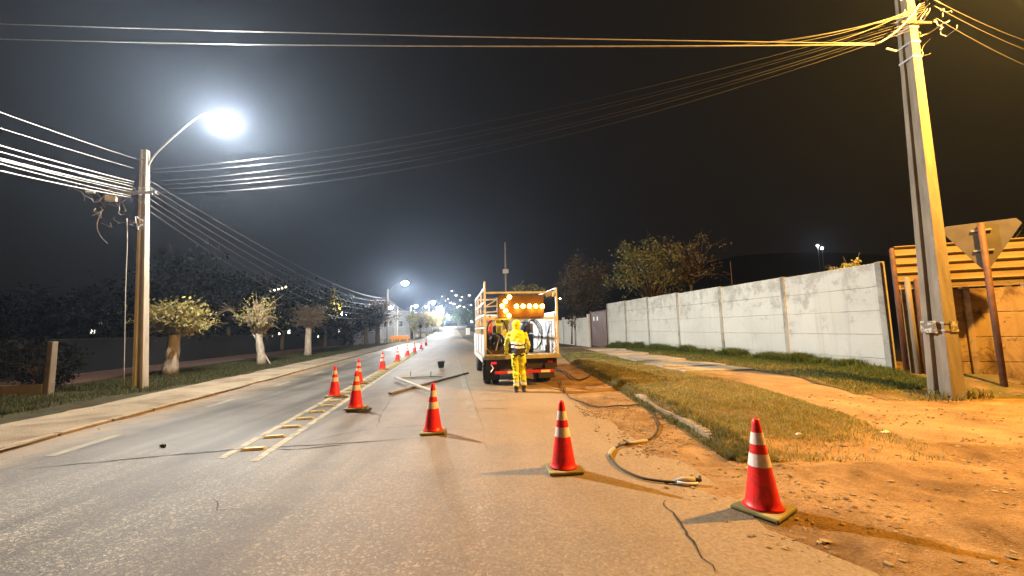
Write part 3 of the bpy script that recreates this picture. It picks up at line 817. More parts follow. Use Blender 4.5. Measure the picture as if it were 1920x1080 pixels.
# ------------------------------------------------------------------ things lying on the road
def plank(p0, p1, w_, h, z, label, material, name='timber_beam'):
    a, b = G(*p0), G(*p1); d = b - a
    mb = MB().box((0, 0, h / 2), (w_, d.length, h))
    o = mb.build(name, material, bevel=.006)
    o.location = ((a.x + b.x) / 2, (a.y + b.y) / 2, z); o.rotation_euler = (0, 0, math.atan2(-d.x, d.y))
    return tag(o, label, 'timber', 'timbers laid on the road')
plank((731, 741), (877, 701), .085, .055, .015, 'longer of two crossed timbers, reaching toward the truck', A_WOODD)
plank((742, 714), (809, 741), .09, .055, .072, 'shorter pale timber laid on top of the longer one', A_WOOD)
t = thing('trowel_frame', 'pale flat bar with two upright spikes behind the crossed timbers', 'bar', G(790, 706))
a, b = G(752, 710) - G(790, 706), G(829, 707) - G(790, 706)
MB().tube([a + Vector((0, 0, .04)), b + Vector((0, 0, .04))], .025, 6).build('bar', A_WOOD, t)
for q in (770, 808):
    p = G(q, 708) - G(790, 706)
    MB().tube([p + Vector((0, 0, .02)), p + Vector((0, 0, .20))], .012, 6).build('spike', A_BLACK, t)
bk = thing('bucket', 'black rubber bucket standing on the road between cones and truck', 'bucket', G(827, 690) + Vector((0, 0, .0145)))
MB().lathe([(.10, 0), (.115, .02), (.15, .24), (.165, .245), (.165, .265), (.145, .265), (.11, .03), (.02, .025)], 24).build('body', A_BLACK, bk, smooth=True)
MB().tube([(.155 * math.cos(a), .02, .25 + .10 * math.sin(a)) for a in [math.pi * i / 12 for i in range(13)]], .005, 5).build('handle', A_STEEL, bk)
g = G(306, 840)
mb = MB().ball((0, 0, .02), (.045, .03, .025), 8)
for i, v in enumerate(mb.v): mb.v[i] = tuple(Vector(v) * (1 + .3 * noise.noise(Vector(v) * 30)))
tag(mb.build('stone', A_BLACK, loc=(g.x, g.y, .012)), 'small black lump on the road left of the centre lines', 'stone')

# hose from the truck to the tool
def smooth_path(P, k=6):
    out = []
    for i in range(len(P) - 1):
        p0, p1, p2, p3 = P[max(i - 1, 0)], P[i], P[i + 1], P[min(i + 2, len(P) - 1)]
        for j in range(k):
            t = j / k
            out.append(.5 * ((2 * p1) + (p2 - p0) * t + (2 * p0 - 5 * p1 + 4 * p2 - p3) * t * t + (3 * p1 - p0 - 3 * p2 + p3) * t ** 3))
    out.append(P[-1]); return out
def groundz(x, y):
    k = interp(KE, y)
    return max(.014, vz(x, y)) if x > k - .03 and y > MND0 else max(.014, roughz(x, y) + .002)
hp = [(1050, 717), (1056, 732), (1066, 747), (1090, 757), (1128, 767), (1165, 765), (1200, 762), (1222, 776), (1234, 795), (1234, 812), (1222, 826), (1198, 834), (1170, 838), (1150, 847), (1143, 858), (1152, 873), (1172, 888), (1205, 902), (1240, 908), (1264, 910)]
P = [G(*p) for p in hp]
P = smooth_path(P, 7)
P = [Vector((p.x, p.y, groundz(p.x, p.y) + .016)) for p in P]
hz = thing('hydraulic_hose', 'dark hose winding from the truck over the sand to a tool', 'hose', (P[-1].x, P[-1].y, 0))
O = Vector((P[-1].x, P[-1].y, 0))
MB().tube([p - O for p in P], .0125, 8).build('tube', A_BLACK, hz, smooth=True)
for i in (95, 78):
    if i < len(P) - 6:
        MB().tube([p - O for p in P[i - 5:i + 6:3]], [.02, .024, .024, .02], 8).build('coupling', A_WOOD, hz, smooth=True)
q = P[84] - O
MB().tube([q + Vector((-.05, -.03, .01)), q + Vector((0, .05, .05)), q + Vector((.07, .0, .02))], .012, 6).build('clamp', A_STEEL, hz)
tl = thing('hand_tool', 'pale hand tool with dark nozzle at the end of the hose', 'tool', (P[-1].x, P[-1].y, .02))
MB().tube([(0, 0, .02), (.10, .0, .03), (.2, -.02, .03)], [.02, .03, .028], 8).build('body', A_WOOD, tl, smooth=True)
MB().tube([(0.02, -.03, .02), (.1, -.06, .012), (.2, -.055, .012), (.22, -.02, .02)], .013, 6).build('handle', A_WHR, tl, smooth=True)
MB().tube([(.2, -.02, .03), (.25, -.02, .035), (.26, .01, .06)], [.028, .02, .012], 8).build('nozzle', A_BLACK, tl, smooth=True)
# hose lying behind the truck on the verge
hp = [(1030, 690), (1058, 700), (1080, 715), (1098, 712), (1110, 704), (1120, 703)]
P = smooth_path([G(*p) for p in hp], 6); P = [Vector((p.x, p.y, groundz(p.x, p.y) + .03)) for p in P]
tag(MB().tube(P, .022, 6).build('hose', A_BLACK, smooth=True), 'short thick hose end lying on the verge beside the truck', 'hose')
for i, (px, py, s_) in enumerate(((1406, 883, .04), (1500, 843, .035), (1660, 815, .06))):
    g = G(px, py); mb = MB()
    mb.add([(-s_, -s_ * .4, 0), (s_, -s_ * .5, .01), (s_ * .8, s_ * .5, .02), (-s_ * .9, s_ * .3, .005), (0, 0, .03)], [(0, 1, 4), (1, 2, 4), (2, 3, 4), (3, 0, 4), (3, 2, 1, 0)])
    o = mb.build('paper_scrap', A_YEL if i == 0 else A_WHR); o.location = (g.x, g.y, .03 if i == 0 else .18 if i == 1 else .03)
    tag(o, ('yellow scrap of plastic beside the tall cone, at the kerb end', 'small pale twig of litter on the bare verge', 'flat pale litter lying on the dirt past the verge')[i], 'litter')

# ------------------------------------------------------------------ utility poles
def pole_mesh(parent, H, w0, w1, d0, d1, lean=(0, 0), side=1, material=None):
    """reinforced H section: two flanges and a set-back web, pierced look by shallow recesses"""
    n = 24
    def at(z): t = z / H; return w0 + (w1 - w0) * t, d0 + (d1 - d0) * t, Vector((lean[0] * t, lean[1] * t, z))
    prof = []
    rings = []
    for i in range(n + 1):
        z = H * i / n; w_, d_, c = at(z); fl = w_ * .30; rec = d_ * .26
        pts = [(-w_ / 2, -d_ / 2), (-w_ / 2 + fl, -d_ / 2), (-w_ / 2 + fl, -d_ / 2 + rec), (w_ / 2 - fl, -d_ / 2 + rec), (w_ / 2 - fl, -d_ / 2), (w_ / 2, -d_ / 2),
               (w_ / 2, d_ / 2), (w_ / 2 - fl, d_ / 2), (w_ / 2 - fl, d_ / 2 - rec), (-w_ / 2 + fl, d_ / 2 - rec), (-w_ / 2 + fl, d_ / 2), (-w_ / 2, d_ / 2)]
        rings.append([c + Vector((x, y, 0)) for x, y in pts])
    K = 12; vs = [p for r in rings for p in r]
    fs = [(j * K + k, j * K + (k + 1) % K, (j + 1) * K + (k + 1) % K, (j + 1) * K + k) for j in range(n) for k in range(K)]
    fs.append(tuple(range(n * K, n * K + K)))
    mb = MB(); mb.add(vs, fs)
    return mb.build('shaft', material or A_POLE, parent, bevel=.01)
PZ = {}
def clutter(parent, c, n=7, r=.35, seed=1, material=None, drop=.5):
    """loops, splice boxes and tails of cable hung at a pole top"""
    random.seed(seed)
    for i in range(n):
        p = Vector(c) + Vector((random.uniform(-r, r), random.uniform(-r, r) * .5, random.uniform(-r, r)))
        pts = [p]; v = Vector((random.uniform(-1, 1), random.uniform(-.5, .5), random.uniform(-.6, 1))) * .09
        for k in range(10):
            v = v * .72 + Vector((random.uniform(-1, 1), random.uniform(-.6, .6), random.uniform(-1, .8))) * .055
            pts.append(pts[-1] + v + (p - pts[-1]) * .12)
        MB().tube(smooth_path(pts, 4), random.choice((.006, .008, .012)), 5).build('cable_loop', material or A_WIREL, parent, smooth=True)
    random.seed(seed + 50)

# left pole with its LED street lamp
gL = G(263, 729)
UP1 = thing('utility_pole', 'tall concrete utility pole with bright white street lamp, in the grass strip at left', 'utility pole', gL, .12, None)
pole_mesh(UP1, 7.6, .30, .19, .25, .16, (.05, 0))
lampP = AT(422, 228, 12.75)
UP1.rotation_euler = (0, -.055, .12)
R1_ = Matrix.Rotation(.12, 3, 'Z') @ Matrix.Rotation(-.055, 3, 'Y')
loc = R1_.transposed() @ (lampP - gL)
armP = smooth_path([Vector((.10, 0, 6.6)), Vector((.20, 0, 7.2)), Vector((.7, 0, 7.85)), Vector((1.7, loc.y * .6, loc.z + .22)), Vector((loc.x - .25, loc.y, loc.z + .17))], 5)
MB().tube(armP, .03, 8).build('lamp_arm', A_STEEL, UP1, smooth=True)
hd = MB(); hd.box((loc.x, loc.y, loc.z + .17), (.70, .24, .07), taper=.8)
hd = hd.build('lamp_head', A_STEEL, UP1, bevel=.02)
MB().ball((loc.x + .02, loc.y, loc.z + .10), (.29, .14, .07), 14).build('lens', E_WHITE, hd, smooth=True)
for z_ in (7.25, 6.75, 6.35, 5.9, 5.45, 5.0):
    ww = .30 - .11 * z_ / 7.6 + .012
    MB().box((.05 * z_ / 8.6, 0, z_), (ww, ww * .78 + .01, .03)).build('strap', A_STEEL, UP1)
MB().box((-.02, -.22, 6.1), (1.1, .07, .08)).build('crossarm', A_STEEL, UP1)
MB().box((-.75, -.2, 5.95), (.26, .16, .18), rz_m(.2)).build('junction_box', A_WHR, UP1, bevel=.02)
MB().box((-1.25, -.3, 6.15), (.22, .10, .10), rz_m(.3)).build('junction_box', A_WHR, UP1, bevel=.02)
clutter(UP1, (-.75, -.25, 5.6), 9, .45, 3)
clutter(UP1, (.1, -.2, 5.2), 6, .25, 9)
random.seed(31)
for k in range(16):
    x0 = -1.9 + .14 * k; z0 = 6.25 - .25 * random.random() + .08 * (8 - k) / 8
    pts = [Vector((x0, -.25, z0))]
    for q in range(5): pts.append(pts[-1] + Vector((random.uniform(.0, .16), random.uniform(-.05, .05), random.uniform(-.17, .11))))
    MB().tube(smooth_path(pts, 4), random.choice((.006, .009, .012)), 5).build('cable_strand', A_WIREL, UP1, smooth=True)
MB().tube(smooth_path([Vector((-.95, -.25, 5.6)), Vector((-1.05, -.3, 5.1)), Vector((-.95, -.3, 4.75)), Vector((-.75, -.3, 4.5))], 5), .011, 5).build('cable_tail', A_WIREL, UP1, smooth=True)
MB().tube(smooth_path([Vector((-.3, -.2, 5.3)), Vector((-.26, -.22, 4.5)), Vector((-.30, -.2, 3.0)), Vector((-.3, -.2, .1))], 4), .012, 5).build('down_cable', A_WIREL, UP1, smooth=True)
lw = lamp('street_light', lampP + Vector((0.02, -.02, -.12)), WHITE_W, (1, .945, .845), .14)
luminaire(lw.data, (1, 0, 0))

# right pole with the sodium lamp that stands above the frame
gR = G(1776, 748)
UP2 = thing('utility_pole', 'big leaning concrete pole at the right corner, beside the triangular sign', 'utility pole', gR, math.pi / 2 + .05, None)
pole_mesh(UP2, 9.4, .44, .24, .30, .16, (.1, -.35), material=A_POLED)
A_OLDP = mat('peeling_paper', (.42, .40, .35), (.14, .12, .09), 14, .9, detail=8, stops=[(.44, (.42, .40, .35)), (.52, (.14, .12, .09))])
PR_ = Matrix.Rotation(math.pi / 2 + .05, 3, 'Z'); inv = PR_.transposed()
def rl(x, y, z): return inv @ Vector((x, y, z))          # street directions -> the pole's own axes
def lean(z): return Vector((.1 * z / 9.4, -.35 * z / 9.4, 0))
for z_ in (8.2, 7.9, 7.55, 7.2, 1.35, 1.50):
    MB().box(lean(z_) + Vector((0, 0, z_)), (.45 - .2 * z_ / 9.4 + .012, .31 - .14 * z_ / 9.4 + .012, .04)).build('strap', A_STEEL, UP2)
MB().box((0.03, .165, 1.42), (.30, .02, .24), taper=.9).build('poster_remains', A_OLDP, UP2)
MB().box((-.20, -.10, 1.42), (.02, .16, .2), taper=.9).build('poster_remains', A_OLDP, UP2)
c_ = rl(.3, -.25, 0); clutter(UP2, (c_.x, c_.y, 8.15), 8, .33, 5)
c_ = rl(.7, -.2, 0); clutter(UP2, (c_.x, c_.y, 7.8), 5, .2, 8)
MB().box(lean(7.95) + rl(0, -.18, 7.95), (.05, .7, .05)).build('crossarm', A_RUST, UP2)
sodP = Vector((10.0, 5.4, 8.8))
l2 = inv @ (sodP - gR)
MB().tube(smooth_path([lean(8.9) + Vector((0, 0, 8.8)), Vector((l2.x * .25, l2.y * .25, 9.5)), Vector((l2.x * .6, l2.y * .6, 9.65)), Vector((l2.x, l2.y, l2.z + .22))], 5), .035, 8).build('lamp_arm', A_STEEL, UP2, smooth=True)
hd = MB().box((l2.x, l2.y, l2.z + .2), (.6, .3, .1), taper=.8).build('lamp_head', A_STEEL, UP2, bevel=.03)
MB().ball((l2.x, l2.y, l2.z + .12), (.22, .12, .08), 12).build('lens', E_SOD, hd, smooth=True)
lamp('sodium_light', sodP + Vector((0, 0, -.1)), SODIUM_W, (1.0, .48, .075), .12)

# second pole along the left, with its lamp, and farther ones
def far_pole(px, pyb, H, lx, lz, label, power=0, lens=.35, lampon=True):
    g = G(px, pyb); t = thing('utility_pole', label, 'utility pole', g, 0, 'utility poles down the left side')
    s_ = max(.0, g.y / 60)
    MB().tube([(0, 0, 0), (0, 0, H)], [.19, .12], 8).build('shaft', A_POLE, t)
    MB().box((0, -.1, H * .72), (1.2, .08, .08)).build('crossarm', A_STEEL, t)
    if lampon:
        MB().tube([(0, 0, H - .8), (lx * .3, 0, H + .2 * (lz - H) + .2), (lx * .7, 0, lz + .1), (lx, 0, lz)], .03, 6).build('lamp_arm', A_STEEL, t)
        h_ = MB().box((lx, 0, lz + .08), (.7, .25, .08)).build('lamp_head', A_STEEL, t)
        MB().ball((lx, 0, lz - .02), (lens, .25, lens * .6), 10).build('lens', E_FAR, h_, smooth=True)
        if power: L_ = lamp('street_light', (g.x + lx, g.y, lz - .3), power, (1, .97, .92), .3); luminaire(L_.data, (1, 0, 0))
    return g
g2 = far_pole(726, 642, 8.3, 2.7, 9.2, 'second concrete pole on the left, its lamp haloed above the road', 7000, .55)

# ------------------------------------------------------------------ overhead cables
def cable(a, b, sag, r, label, group, material=None, n=22):
    a = Vector(a); b = Vector(b)
    mb = MB().tube([p - a for p in catenary(a, b, sag, n)], r, 5)
    o = mb.build('overhead_cable', material or A_WIRE, smooth=True, loc=a)
    return tag(o, label, 'cable', group)
def Lp(x, y, z): return R1_ @ Vector((x, y, z)) + gL
LB = 'many cables running from the lamp pole out of the left side'
for i, (py, z_, dx) in enumerate(((233, 6.9, -.5), (262, 6.45, -.4), (270, 6.38, -.5), (276, 6.3, -.6), (283, 6.2, -.7), (289, 6.12, -.75), (296, 6.0, -.8), (302, 5.95, -.85), (206, 7.2, -.15))):
    e = AT(-60, {0: 212, 8: 178}.get(i, (0, 243, 254, 257, 268, 276, 279, 291)[i % 8]), 7.6)
    d = e - Lp(dx if i != 8 else -.1, -.25, z_)
    lab = 'cable number %s from the top of the dense bundle left of the lamp pole' % ('', 'one', 'two', 'three', 'four', 'five', 'six', 'seven', '')[i]
    if i == 0: lab = 'single bright cable above the dense bundle, left of the lamp pole'
    if i == 8: lab = 'uppermost faint cable left of the lamp pole'
    cable(Lp(dx * .2, -.25, z_), Lp(dx * .2, -.25, z_) + (e - Lp(dx * .2, -.25, z_)) * 2.2, .10 + .08 * ((i * 7) % 5) / 5, (.007, .016, .009, .012, .021, .008, .010, .014, .006)[i], lab, LB, A_WIREL)
# across the street from pole to pole
for i, (z0, dz, sag) in enumerate(((6.9, 8.05, .55), (6.8, 8.0, .7), (6.5, 7.95, .65), (6.4, 7.9, .8), (6.25, 7.85, .8), (6.1, 7.8, .9))):
    cable(Lp(.2, -.1, z0), gR + Vector((.3, -.15, dz)), sag, .0055, ('topmost slack cable crossing between the lamp pole and right pole', 'second slack cable from the top, crossing between the two near poles', 'third slack cable down of those crossing the road', 'fourth slack cable down of those crossing the road', 'fifth slack cable down of those crossing the road', 'lowest slack cable crossing between the lamp pole and right pole')[i],
          'slack cables across the road', A_WIRED, 40)
# the two long taut cables at the top, and their neighbours
aR = AT(1640, 84, gR.y - .3)
cable(aR, AT(330, 66, 9.6) + (AT(330, 66, 9.6) - aR) * .9, .22, .013, 'lower of two long taut cables across the top of the sky', 'taut cables across the sky', A_WIREL, 40)
cable(AT(1640, 82, gR.y - .3), AT(300, 47, 9.6) + (AT(300, 47, 9.6) - aR) * .9, .12, .011, 'upper of two long taut cables across the top of the sky', 'taut cables across the sky', A_WIREL, 40)
top = gR + Vector((.3, -.3, 8.1))
cable(aR, top + Vector((-.1, 0, .1)), .12, .018, 'thick spliced cable end joining the right pole on its left', 'short cables at the right pole', A_WIREL, 8)
FAN = catenary(aR, AT(330, 66, 9.6) + (AT(330, 66, 9.6) - aR) * .9, .22, 60)
for i in range(5):
    cable(top + Vector((0, 0, .14 - .05 * i)), FAN[2 + 2 * i], .10 + .05 * i, .008, ('highest', 'second highest', 'middle', 'second lowest', 'lowest')[i] + ' cable fanning left from the top of the right pole', 'cables fanning left from the right pole', A_WIRE, 14)
for i, (px, py) in enumerate(((1990, 118), (1990, 150), (1980, 95))):
    cable(top + Vector((.2, 0, .05 - .28 * i if i < 2 else .2)), AT(px, py, 9.4), .1, .009, ('upper faint cable leaving the right pole toward the right edge', 'lowest cable leaving the right pole toward the right edge', 'topmost cable leaving the right pole toward the right edge')[i], 'cables right of the right pole', A_WIRE, 10)
tag(MB().tube([AT(1662, 91, 7.6), AT(1681, 96, 7.6)], .018, 6).build('cable_sleeve', A_WHR), 'short pale sleeve on a cable just left of the right pole', 'cable sleeve')
# from the second pole toward the camera side and away
for i in range(6):
    a = g2 + Vector((-.2, -.15, 6.9 - .28 * i))
    cable(a, Lp(.15, 0, 6.6 - .2 * i), 1.0 + .32 * i, .016 - .001 * i, ('highest', 'second highest', 'third highest', 'fourth highest', 'second lowest', 'lowest')[i] + ' sagging cable strung between the first and second lamp poles', 'cables between the two lamp poles', A_WIRE, 26)
for i in range(3):
    a = g2 + Vector((.2, 0, 6.7 - .3 * i))
    cable(a, (rx(-9.2, 108), 108, 6.9 - .2 * i), 1.0 + .2 * i, .03, ('upper', 'middle', 'lower')[i] + ' faint cable running on beyond the second lamp pole', 'cables beyond the second lamp pole', A_WIREL, 12)

# ------------------------------------------------------------------ trees
def leaf_cloud(name, cen, rad, nclump, nper, size, material, parent, spread=.28, seed=0, shell=.55):
    rg = np.random.default_rng(seed)
    d = rg.normal(size=(nclump, 3)); d /= np.linalg.norm(d, axis=1)[:, None]
    r = shell + (1 - shell) * rg.random(nclump) ** .6
    C = np.array(cen) + d * r[:, None] * np.array(rad) * rg.uniform(.8, 1.12, (nclump, 1))
    n = nclump * nper
    P = np.repeat(C, nper, 0) + rg.normal(size=(n, 3)) * np.array(rad) * spread * .5 * np.repeat(rg.uniform(.6, 1.3, nclump), nper)[:, None]
    u = rg.normal(size=(n, 3)); u /= np.linalg.norm(u, axis=1)[:, None]
    v = rg.normal(size=(n, 3)); v -= u * (u * v).sum(1)[:, None]; v /= np.linalg.norm(v, axis=1)[:, None]
    s_ = size * rg.uniform(.6, 1.4, n)[:, None]
    V = np.stack([P - u * s_, P + v * s_ * .5, P + u * s_, P - v * s_ * .5], 1).reshape(-1, 3)
    me = bpy.data.meshes.new(name); me.vertices.add(4 * n); me.vertices.foreach_set('co', V.ravel())
    me.loops.add(4 * n); me.loops.foreach_set('vertex_index', np.arange(4 * n))
    me.polygons.add(n); me.polygons.foreach_set('loop_start', np.arange(n) * 4)
    me.update(calc_edges=True); me.validate(); me.materials.append(material)
    o = bpy.data.objects.new(name, me); COL.objects.link(o); o.parent = parent
    return o, C
def tree(name, label, g, th, tr, rad, ch, leafm, barkm, nclump=60, nper=40, size=.06, twigs=40, seed=1, group=None, trunk_top=.75, lean=(0, 0), crown='crown', twigm=None, shell=.55, spread=.28, cat='tree', tail=0):
    random.seed(seed)
    t = thing(name, label, cat, g, 0, group)
    cen = Vector((lean[0], lean[1], th + rad[2] * ch))
    pts = []; K = 7
    for i in range(K):
        q = i / (K - 1); pts.append(Vector((lean[0] * q * .8 + .012 * math.sin(i * 1.3 + seed) * tr * 4, lean[1] * q, th * q)))
    rs = [tr * (1.15 - .15 * min(1, q * 5) - (1 - trunk_top) * q) * (1 + .08 * math.sin(i * 3 + seed)) for i, q in enumerate([i / (K - 1) for i in range(K)])]
    MB().tube(pts, rs, 10).build('trunk', barkm, t, smooth=True)
    lc, C = leaf_cloud(crown, cen, rad, nclump, nper, size, leafm, t, seed=seed, shell=shell, spread=spread)
    tw = MB(); top = pts[-1]
    for k in range(twigs):
        c = Vector(C[k % len(C)]); b_ = top + Vector((random.uniform(-1, 1) * tr, random.uniform(-1, 1) * tr, -random.random() * tr))
        mid = b_.lerp(c, .5) + Vector((random.uniform(-.1, .1), random.uniform(-.1, .1), random.uniform(.0, .2))) * rad[2]
        end = c + (c - cen) * random.uniform(.05, .25 + tail)
        tw.tube([b_, mid, c, end], [tr * .28, tr * .14, tr * .06 + .003, .004], 5)
    tw.build('limb', twigm or barkm, t, smooth=True)
    return t
PG = 'pollarded street trees in the left grass strip'
def pz(px, py): return G(px, py)
tree('pollarded_tree', 'pollarded tree with limed trunk and pale yellow leafy head, right of the lamp pole', G(318, 704), 1.95, .27, (1.25, 1.1, .72), .55, L_YEL, A_BARK, 80, 24, .08, 260, 11, PG, .72, (.15, 0), twigm=A_TWIG, spread=.40, shell=.35, tail=.5)
tree('pollarded_tree', 'pollarded tree with drooping twigs and a stake leaning on its trunk', G(491, 684), 1.9, .22, (1.0, 1.0, 1.05), .75, L_YEL, A_BARK, 46, 14, .06, 280, 12, PG, .7, (-.35, 0), twigm=A_TWIG, spread=.42, shell=.3, tail=.5)
tree('pollarded_tree', 'third pollarded tree, dim brown head on a straight grey trunk', G(577, 667), 2.2, .24, (1.2, 1.0, 1.0), .6, L_BRN, A_BARK, 70, 20, .08, 180, 13, PG, .8, (0, 0), twigm=A_BARKD, spread=.34, shell=.3, tail=.2)
tree('pollarded_tree', 'pollarded tree just left of the second lamp pole', G(708, 646), 2.9, .30, (2.2, 2, 1.8), .6, L_BRN, A_BARKD, 80, 20, .14, 90, 14, PG, .8, (0, 0), spread=.3, shell=.3, tail=.2)
tree('pollarded_tree', 'pollarded tree beside the small gabled kiosk', G(686, 649), 2.6, .26, (1.9, 1.7, 1.5), .6, L_DRK, A_BARKD, 70, 20, .14, 70, 15, PG, .8, (0, 0), spread=.3, shell=.3, tail=.2)
a, b = G(507, 683), AT(470, 618, G(491, 684).y - .15)
tag(MB().tube([a, b], .035, 6).build('tree_stake', A_WOOD), 'wooden stake leaning against the second pollarded tree', 'stake')
# long shoots at the second tree
bt = MB()
for k in range(7):
    a = AT(440 + k, 575 + 4 * k, 20.6); b = AT(395 + 4 * k, 604 - 6 * k, 20.2)
    bt.tube(smooth_path([a, a.lerp(b, .5) + Vector((0, 0, .12)), b], 4), .010, 4)
# (fruit-like leaves along those shoots belong to the tree)
o = bt.build('shoot', A_TWIG); t2 = [q for q in COL.objects if q.get('label', '').startswith('pollarded tree with drooping')][0]
o.parent = t2; o.location = -t2.location

# dark trees and hedge behind the left strip
BG = 'dark trees behind the left pavement'
DK = [(40, 27.0, 2.0, (3.0, 2.5, 2.0), 'dark leafy tree nearest the left edge'),
      (345, 26.0, 3.0, (2.6, 2.4, 2.8), 'broad dark tree behind the yellow pollard'),
      (430, 33.0, 3.2, (3.0, 2.6, 2.6), 'dark tree behind the staked pollard'),
      (530, 40.0, 3.0, (3.4, 3.0, 3.2), 'dark tree between the staked pollard and the third'),
      (610, 46.0, 2.6, (3.2, 3.0, 2.8), 'dark tree below the yellow lit crown'),
      (652, 50.0, 1.4, (2.8, 2.5, 2.2), 'low dark bushy tree left of the gabled kiosk'),
      (205, 27.0, 2.2, (2.8, 2.4, 1.9), 'dark tree seen just left of the lamp pole')]
for i, (px, Y, th, rad, lab) in enumerate(DK):
    g = AT(px, 600, Y); g.z = 0
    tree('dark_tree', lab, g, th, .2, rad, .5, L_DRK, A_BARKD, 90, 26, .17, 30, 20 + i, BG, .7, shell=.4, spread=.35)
g = AT(622, 600, 62); g.z = 0
tree('lit_tree', 'narrow tree lit bright yellow by a lamp among dark trees', g, 3.6, .2, (1.3, 1.2, 2.6), .7, leafmat('lit_yellow_leaf', (.6, .5, .05), (.4, .33, .04)), A_BARKD, 50, 26, .18, 20, 41, None, .7, shell=.3)
lamp('garden_light', (g.x + 1.4, g.y - 1.0, 5.2), 260, (1, .95, .75), .3)
hl = thing('wall_lamp', 'bright white lamp on a post beside the yellow lit tree', 'lamp', (g.x + 2.6, g.y - 1.5, 0))
MB().tube([(0, 0, 0), (0, 0, 4.5)], .06, 6).build('post', A_STEEL, hl)
MB().ball((0, 0, 4.5), (.6, .3, .3), 10).build('globe', E_FAR, hl, smooth=True)

# fence and post at the far left
fp = G(90, 741)
fn = thing('wire_fence', 'low overgrown fence with a rough concrete post at the far left', 'fence', fp)
MB().box((0, 0, .75), (.17, .17, 1.5), taper=.9).build('post', A_WOODD, fn, bevel=.02)
for i in range(1, 4):
    MB().box((-2.3 * i, -.55 * i, .72), (.15, .15, 1.44), taper=.9).build('post', A_POLE, fn, bevel=.02)
MB().box((-3.5, -.85, .16), (7.0, .14, .32), rz_m(.235)).build('plinth', A_WOODD, fn, bevel=.01)
wf = MB()
for k in range(7):
    z_ = .35 + k * .16; wf.tube([(0, -.02, z_), (-7, -1.7, z_)], .005, 4)
for k in range(46):
    x = -.15 * k; wf.tube([(x, -.02 + .243 * x, .32), (x - .1, -.02 + .243 * (x - .1), 1.38)], .004, 4)
wf.build('mesh_wire', A_CHAS, fn)
for i, (px, py, s_) in enumerate(((25, 742, 1.0), (-60, 735, 1.3))):
    g = G(px, py)
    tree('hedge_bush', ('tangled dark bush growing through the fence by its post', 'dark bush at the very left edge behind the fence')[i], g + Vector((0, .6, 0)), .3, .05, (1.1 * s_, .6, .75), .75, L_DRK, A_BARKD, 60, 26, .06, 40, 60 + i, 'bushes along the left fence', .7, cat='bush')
M_DC = mat('dark_coping', (.03, .028, .025), (.02, .018, .016), 4, .9)
bw = thing('boundary_wall', 'long low dark wall behind the back path on the left', 'wall', (rx(-17, 8), 8, 0), .152)
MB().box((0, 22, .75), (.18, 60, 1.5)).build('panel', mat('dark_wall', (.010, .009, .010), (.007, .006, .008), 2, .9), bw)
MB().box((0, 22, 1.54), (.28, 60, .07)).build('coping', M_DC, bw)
# house shapes behind it
def house(label, g, w_, d_, h, wallm, roofm, win=(), rz=0, gable=True, group='houses along the left side', rise=1.2):
    t = thing('house', label, 'house', g, rz, group)
    MB().box((0, 0, h / 2), (w_, d_, h)).build('wall', wallm, t)
    mb = MB(); e = .35
    if gable:
        mb.add([(-w_ / 2 - e, -d_ / 2 - e, h - .05), (w_ / 2 + e, -d_ / 2 - e, h - .05), (w_ / 2 + e, d_ / 2 + e, h - .05), (-w_ / 2 - e, d_ / 2 + e, h - .05), (0, -d_ / 2 - e, h + rise), (0, d_ / 2 + e, h + rise)],
               [(0, 1, 4), (3, 5, 2), (1, 2, 5, 4), (0, 4, 5, 3), (3, 2, 1, 0)])
    else: mb.box((0, 0, h + .1), (w_ + .5, d_ + .5, .22))
    mb.build('roof', roofm, t)
    for (x, z_, ww, hh, lit) in win:
        f = MB().box((x, -d_ / 2 - .02, z_), (ww + .14, .06, hh + .14)).build('window', A_WHR, t)
        MB().box((x, -d_ / 2 - .055, z_), (ww, .03, hh)).build('pane', E_WIN if lit else mat('dark_glass', (.02, .02, .03), None, 3, .15), f)
    return t
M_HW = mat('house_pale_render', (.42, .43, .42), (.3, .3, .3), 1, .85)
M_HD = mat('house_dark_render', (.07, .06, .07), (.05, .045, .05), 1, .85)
M_RF = mat('roof_sheet', (.16, .15, .16), (.1, .09, .1), 2, .7)
M_RFW = mat('pale_roof_sheet', (.45, .46, .48), (.35, .36, .38), 2, .6)
g = AT(170, 600, 34); g.z = 0
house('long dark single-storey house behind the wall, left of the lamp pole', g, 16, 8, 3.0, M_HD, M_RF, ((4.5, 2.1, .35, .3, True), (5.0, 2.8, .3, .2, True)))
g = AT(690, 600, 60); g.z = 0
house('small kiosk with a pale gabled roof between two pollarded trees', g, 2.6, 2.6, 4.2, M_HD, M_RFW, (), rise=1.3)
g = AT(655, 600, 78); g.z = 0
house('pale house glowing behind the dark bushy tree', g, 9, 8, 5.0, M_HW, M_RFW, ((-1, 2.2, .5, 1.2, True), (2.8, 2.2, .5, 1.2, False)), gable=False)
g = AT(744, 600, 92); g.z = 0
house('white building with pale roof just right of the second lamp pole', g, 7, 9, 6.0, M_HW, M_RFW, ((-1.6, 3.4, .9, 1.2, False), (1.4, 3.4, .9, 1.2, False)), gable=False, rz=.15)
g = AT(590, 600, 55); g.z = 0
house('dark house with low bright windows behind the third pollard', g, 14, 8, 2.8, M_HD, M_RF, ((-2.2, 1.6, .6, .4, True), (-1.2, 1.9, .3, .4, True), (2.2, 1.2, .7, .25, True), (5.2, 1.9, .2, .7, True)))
g = AT(780, 600, 150); g.z = TZ(g.x, 150)
house('pale two-storey block far down the left side of the road', g, 12, 10, 6, M_HW, M_RF, ((-3, 4, 1, 1, True), (3, 4, 1, 1, True)), rz=.15)
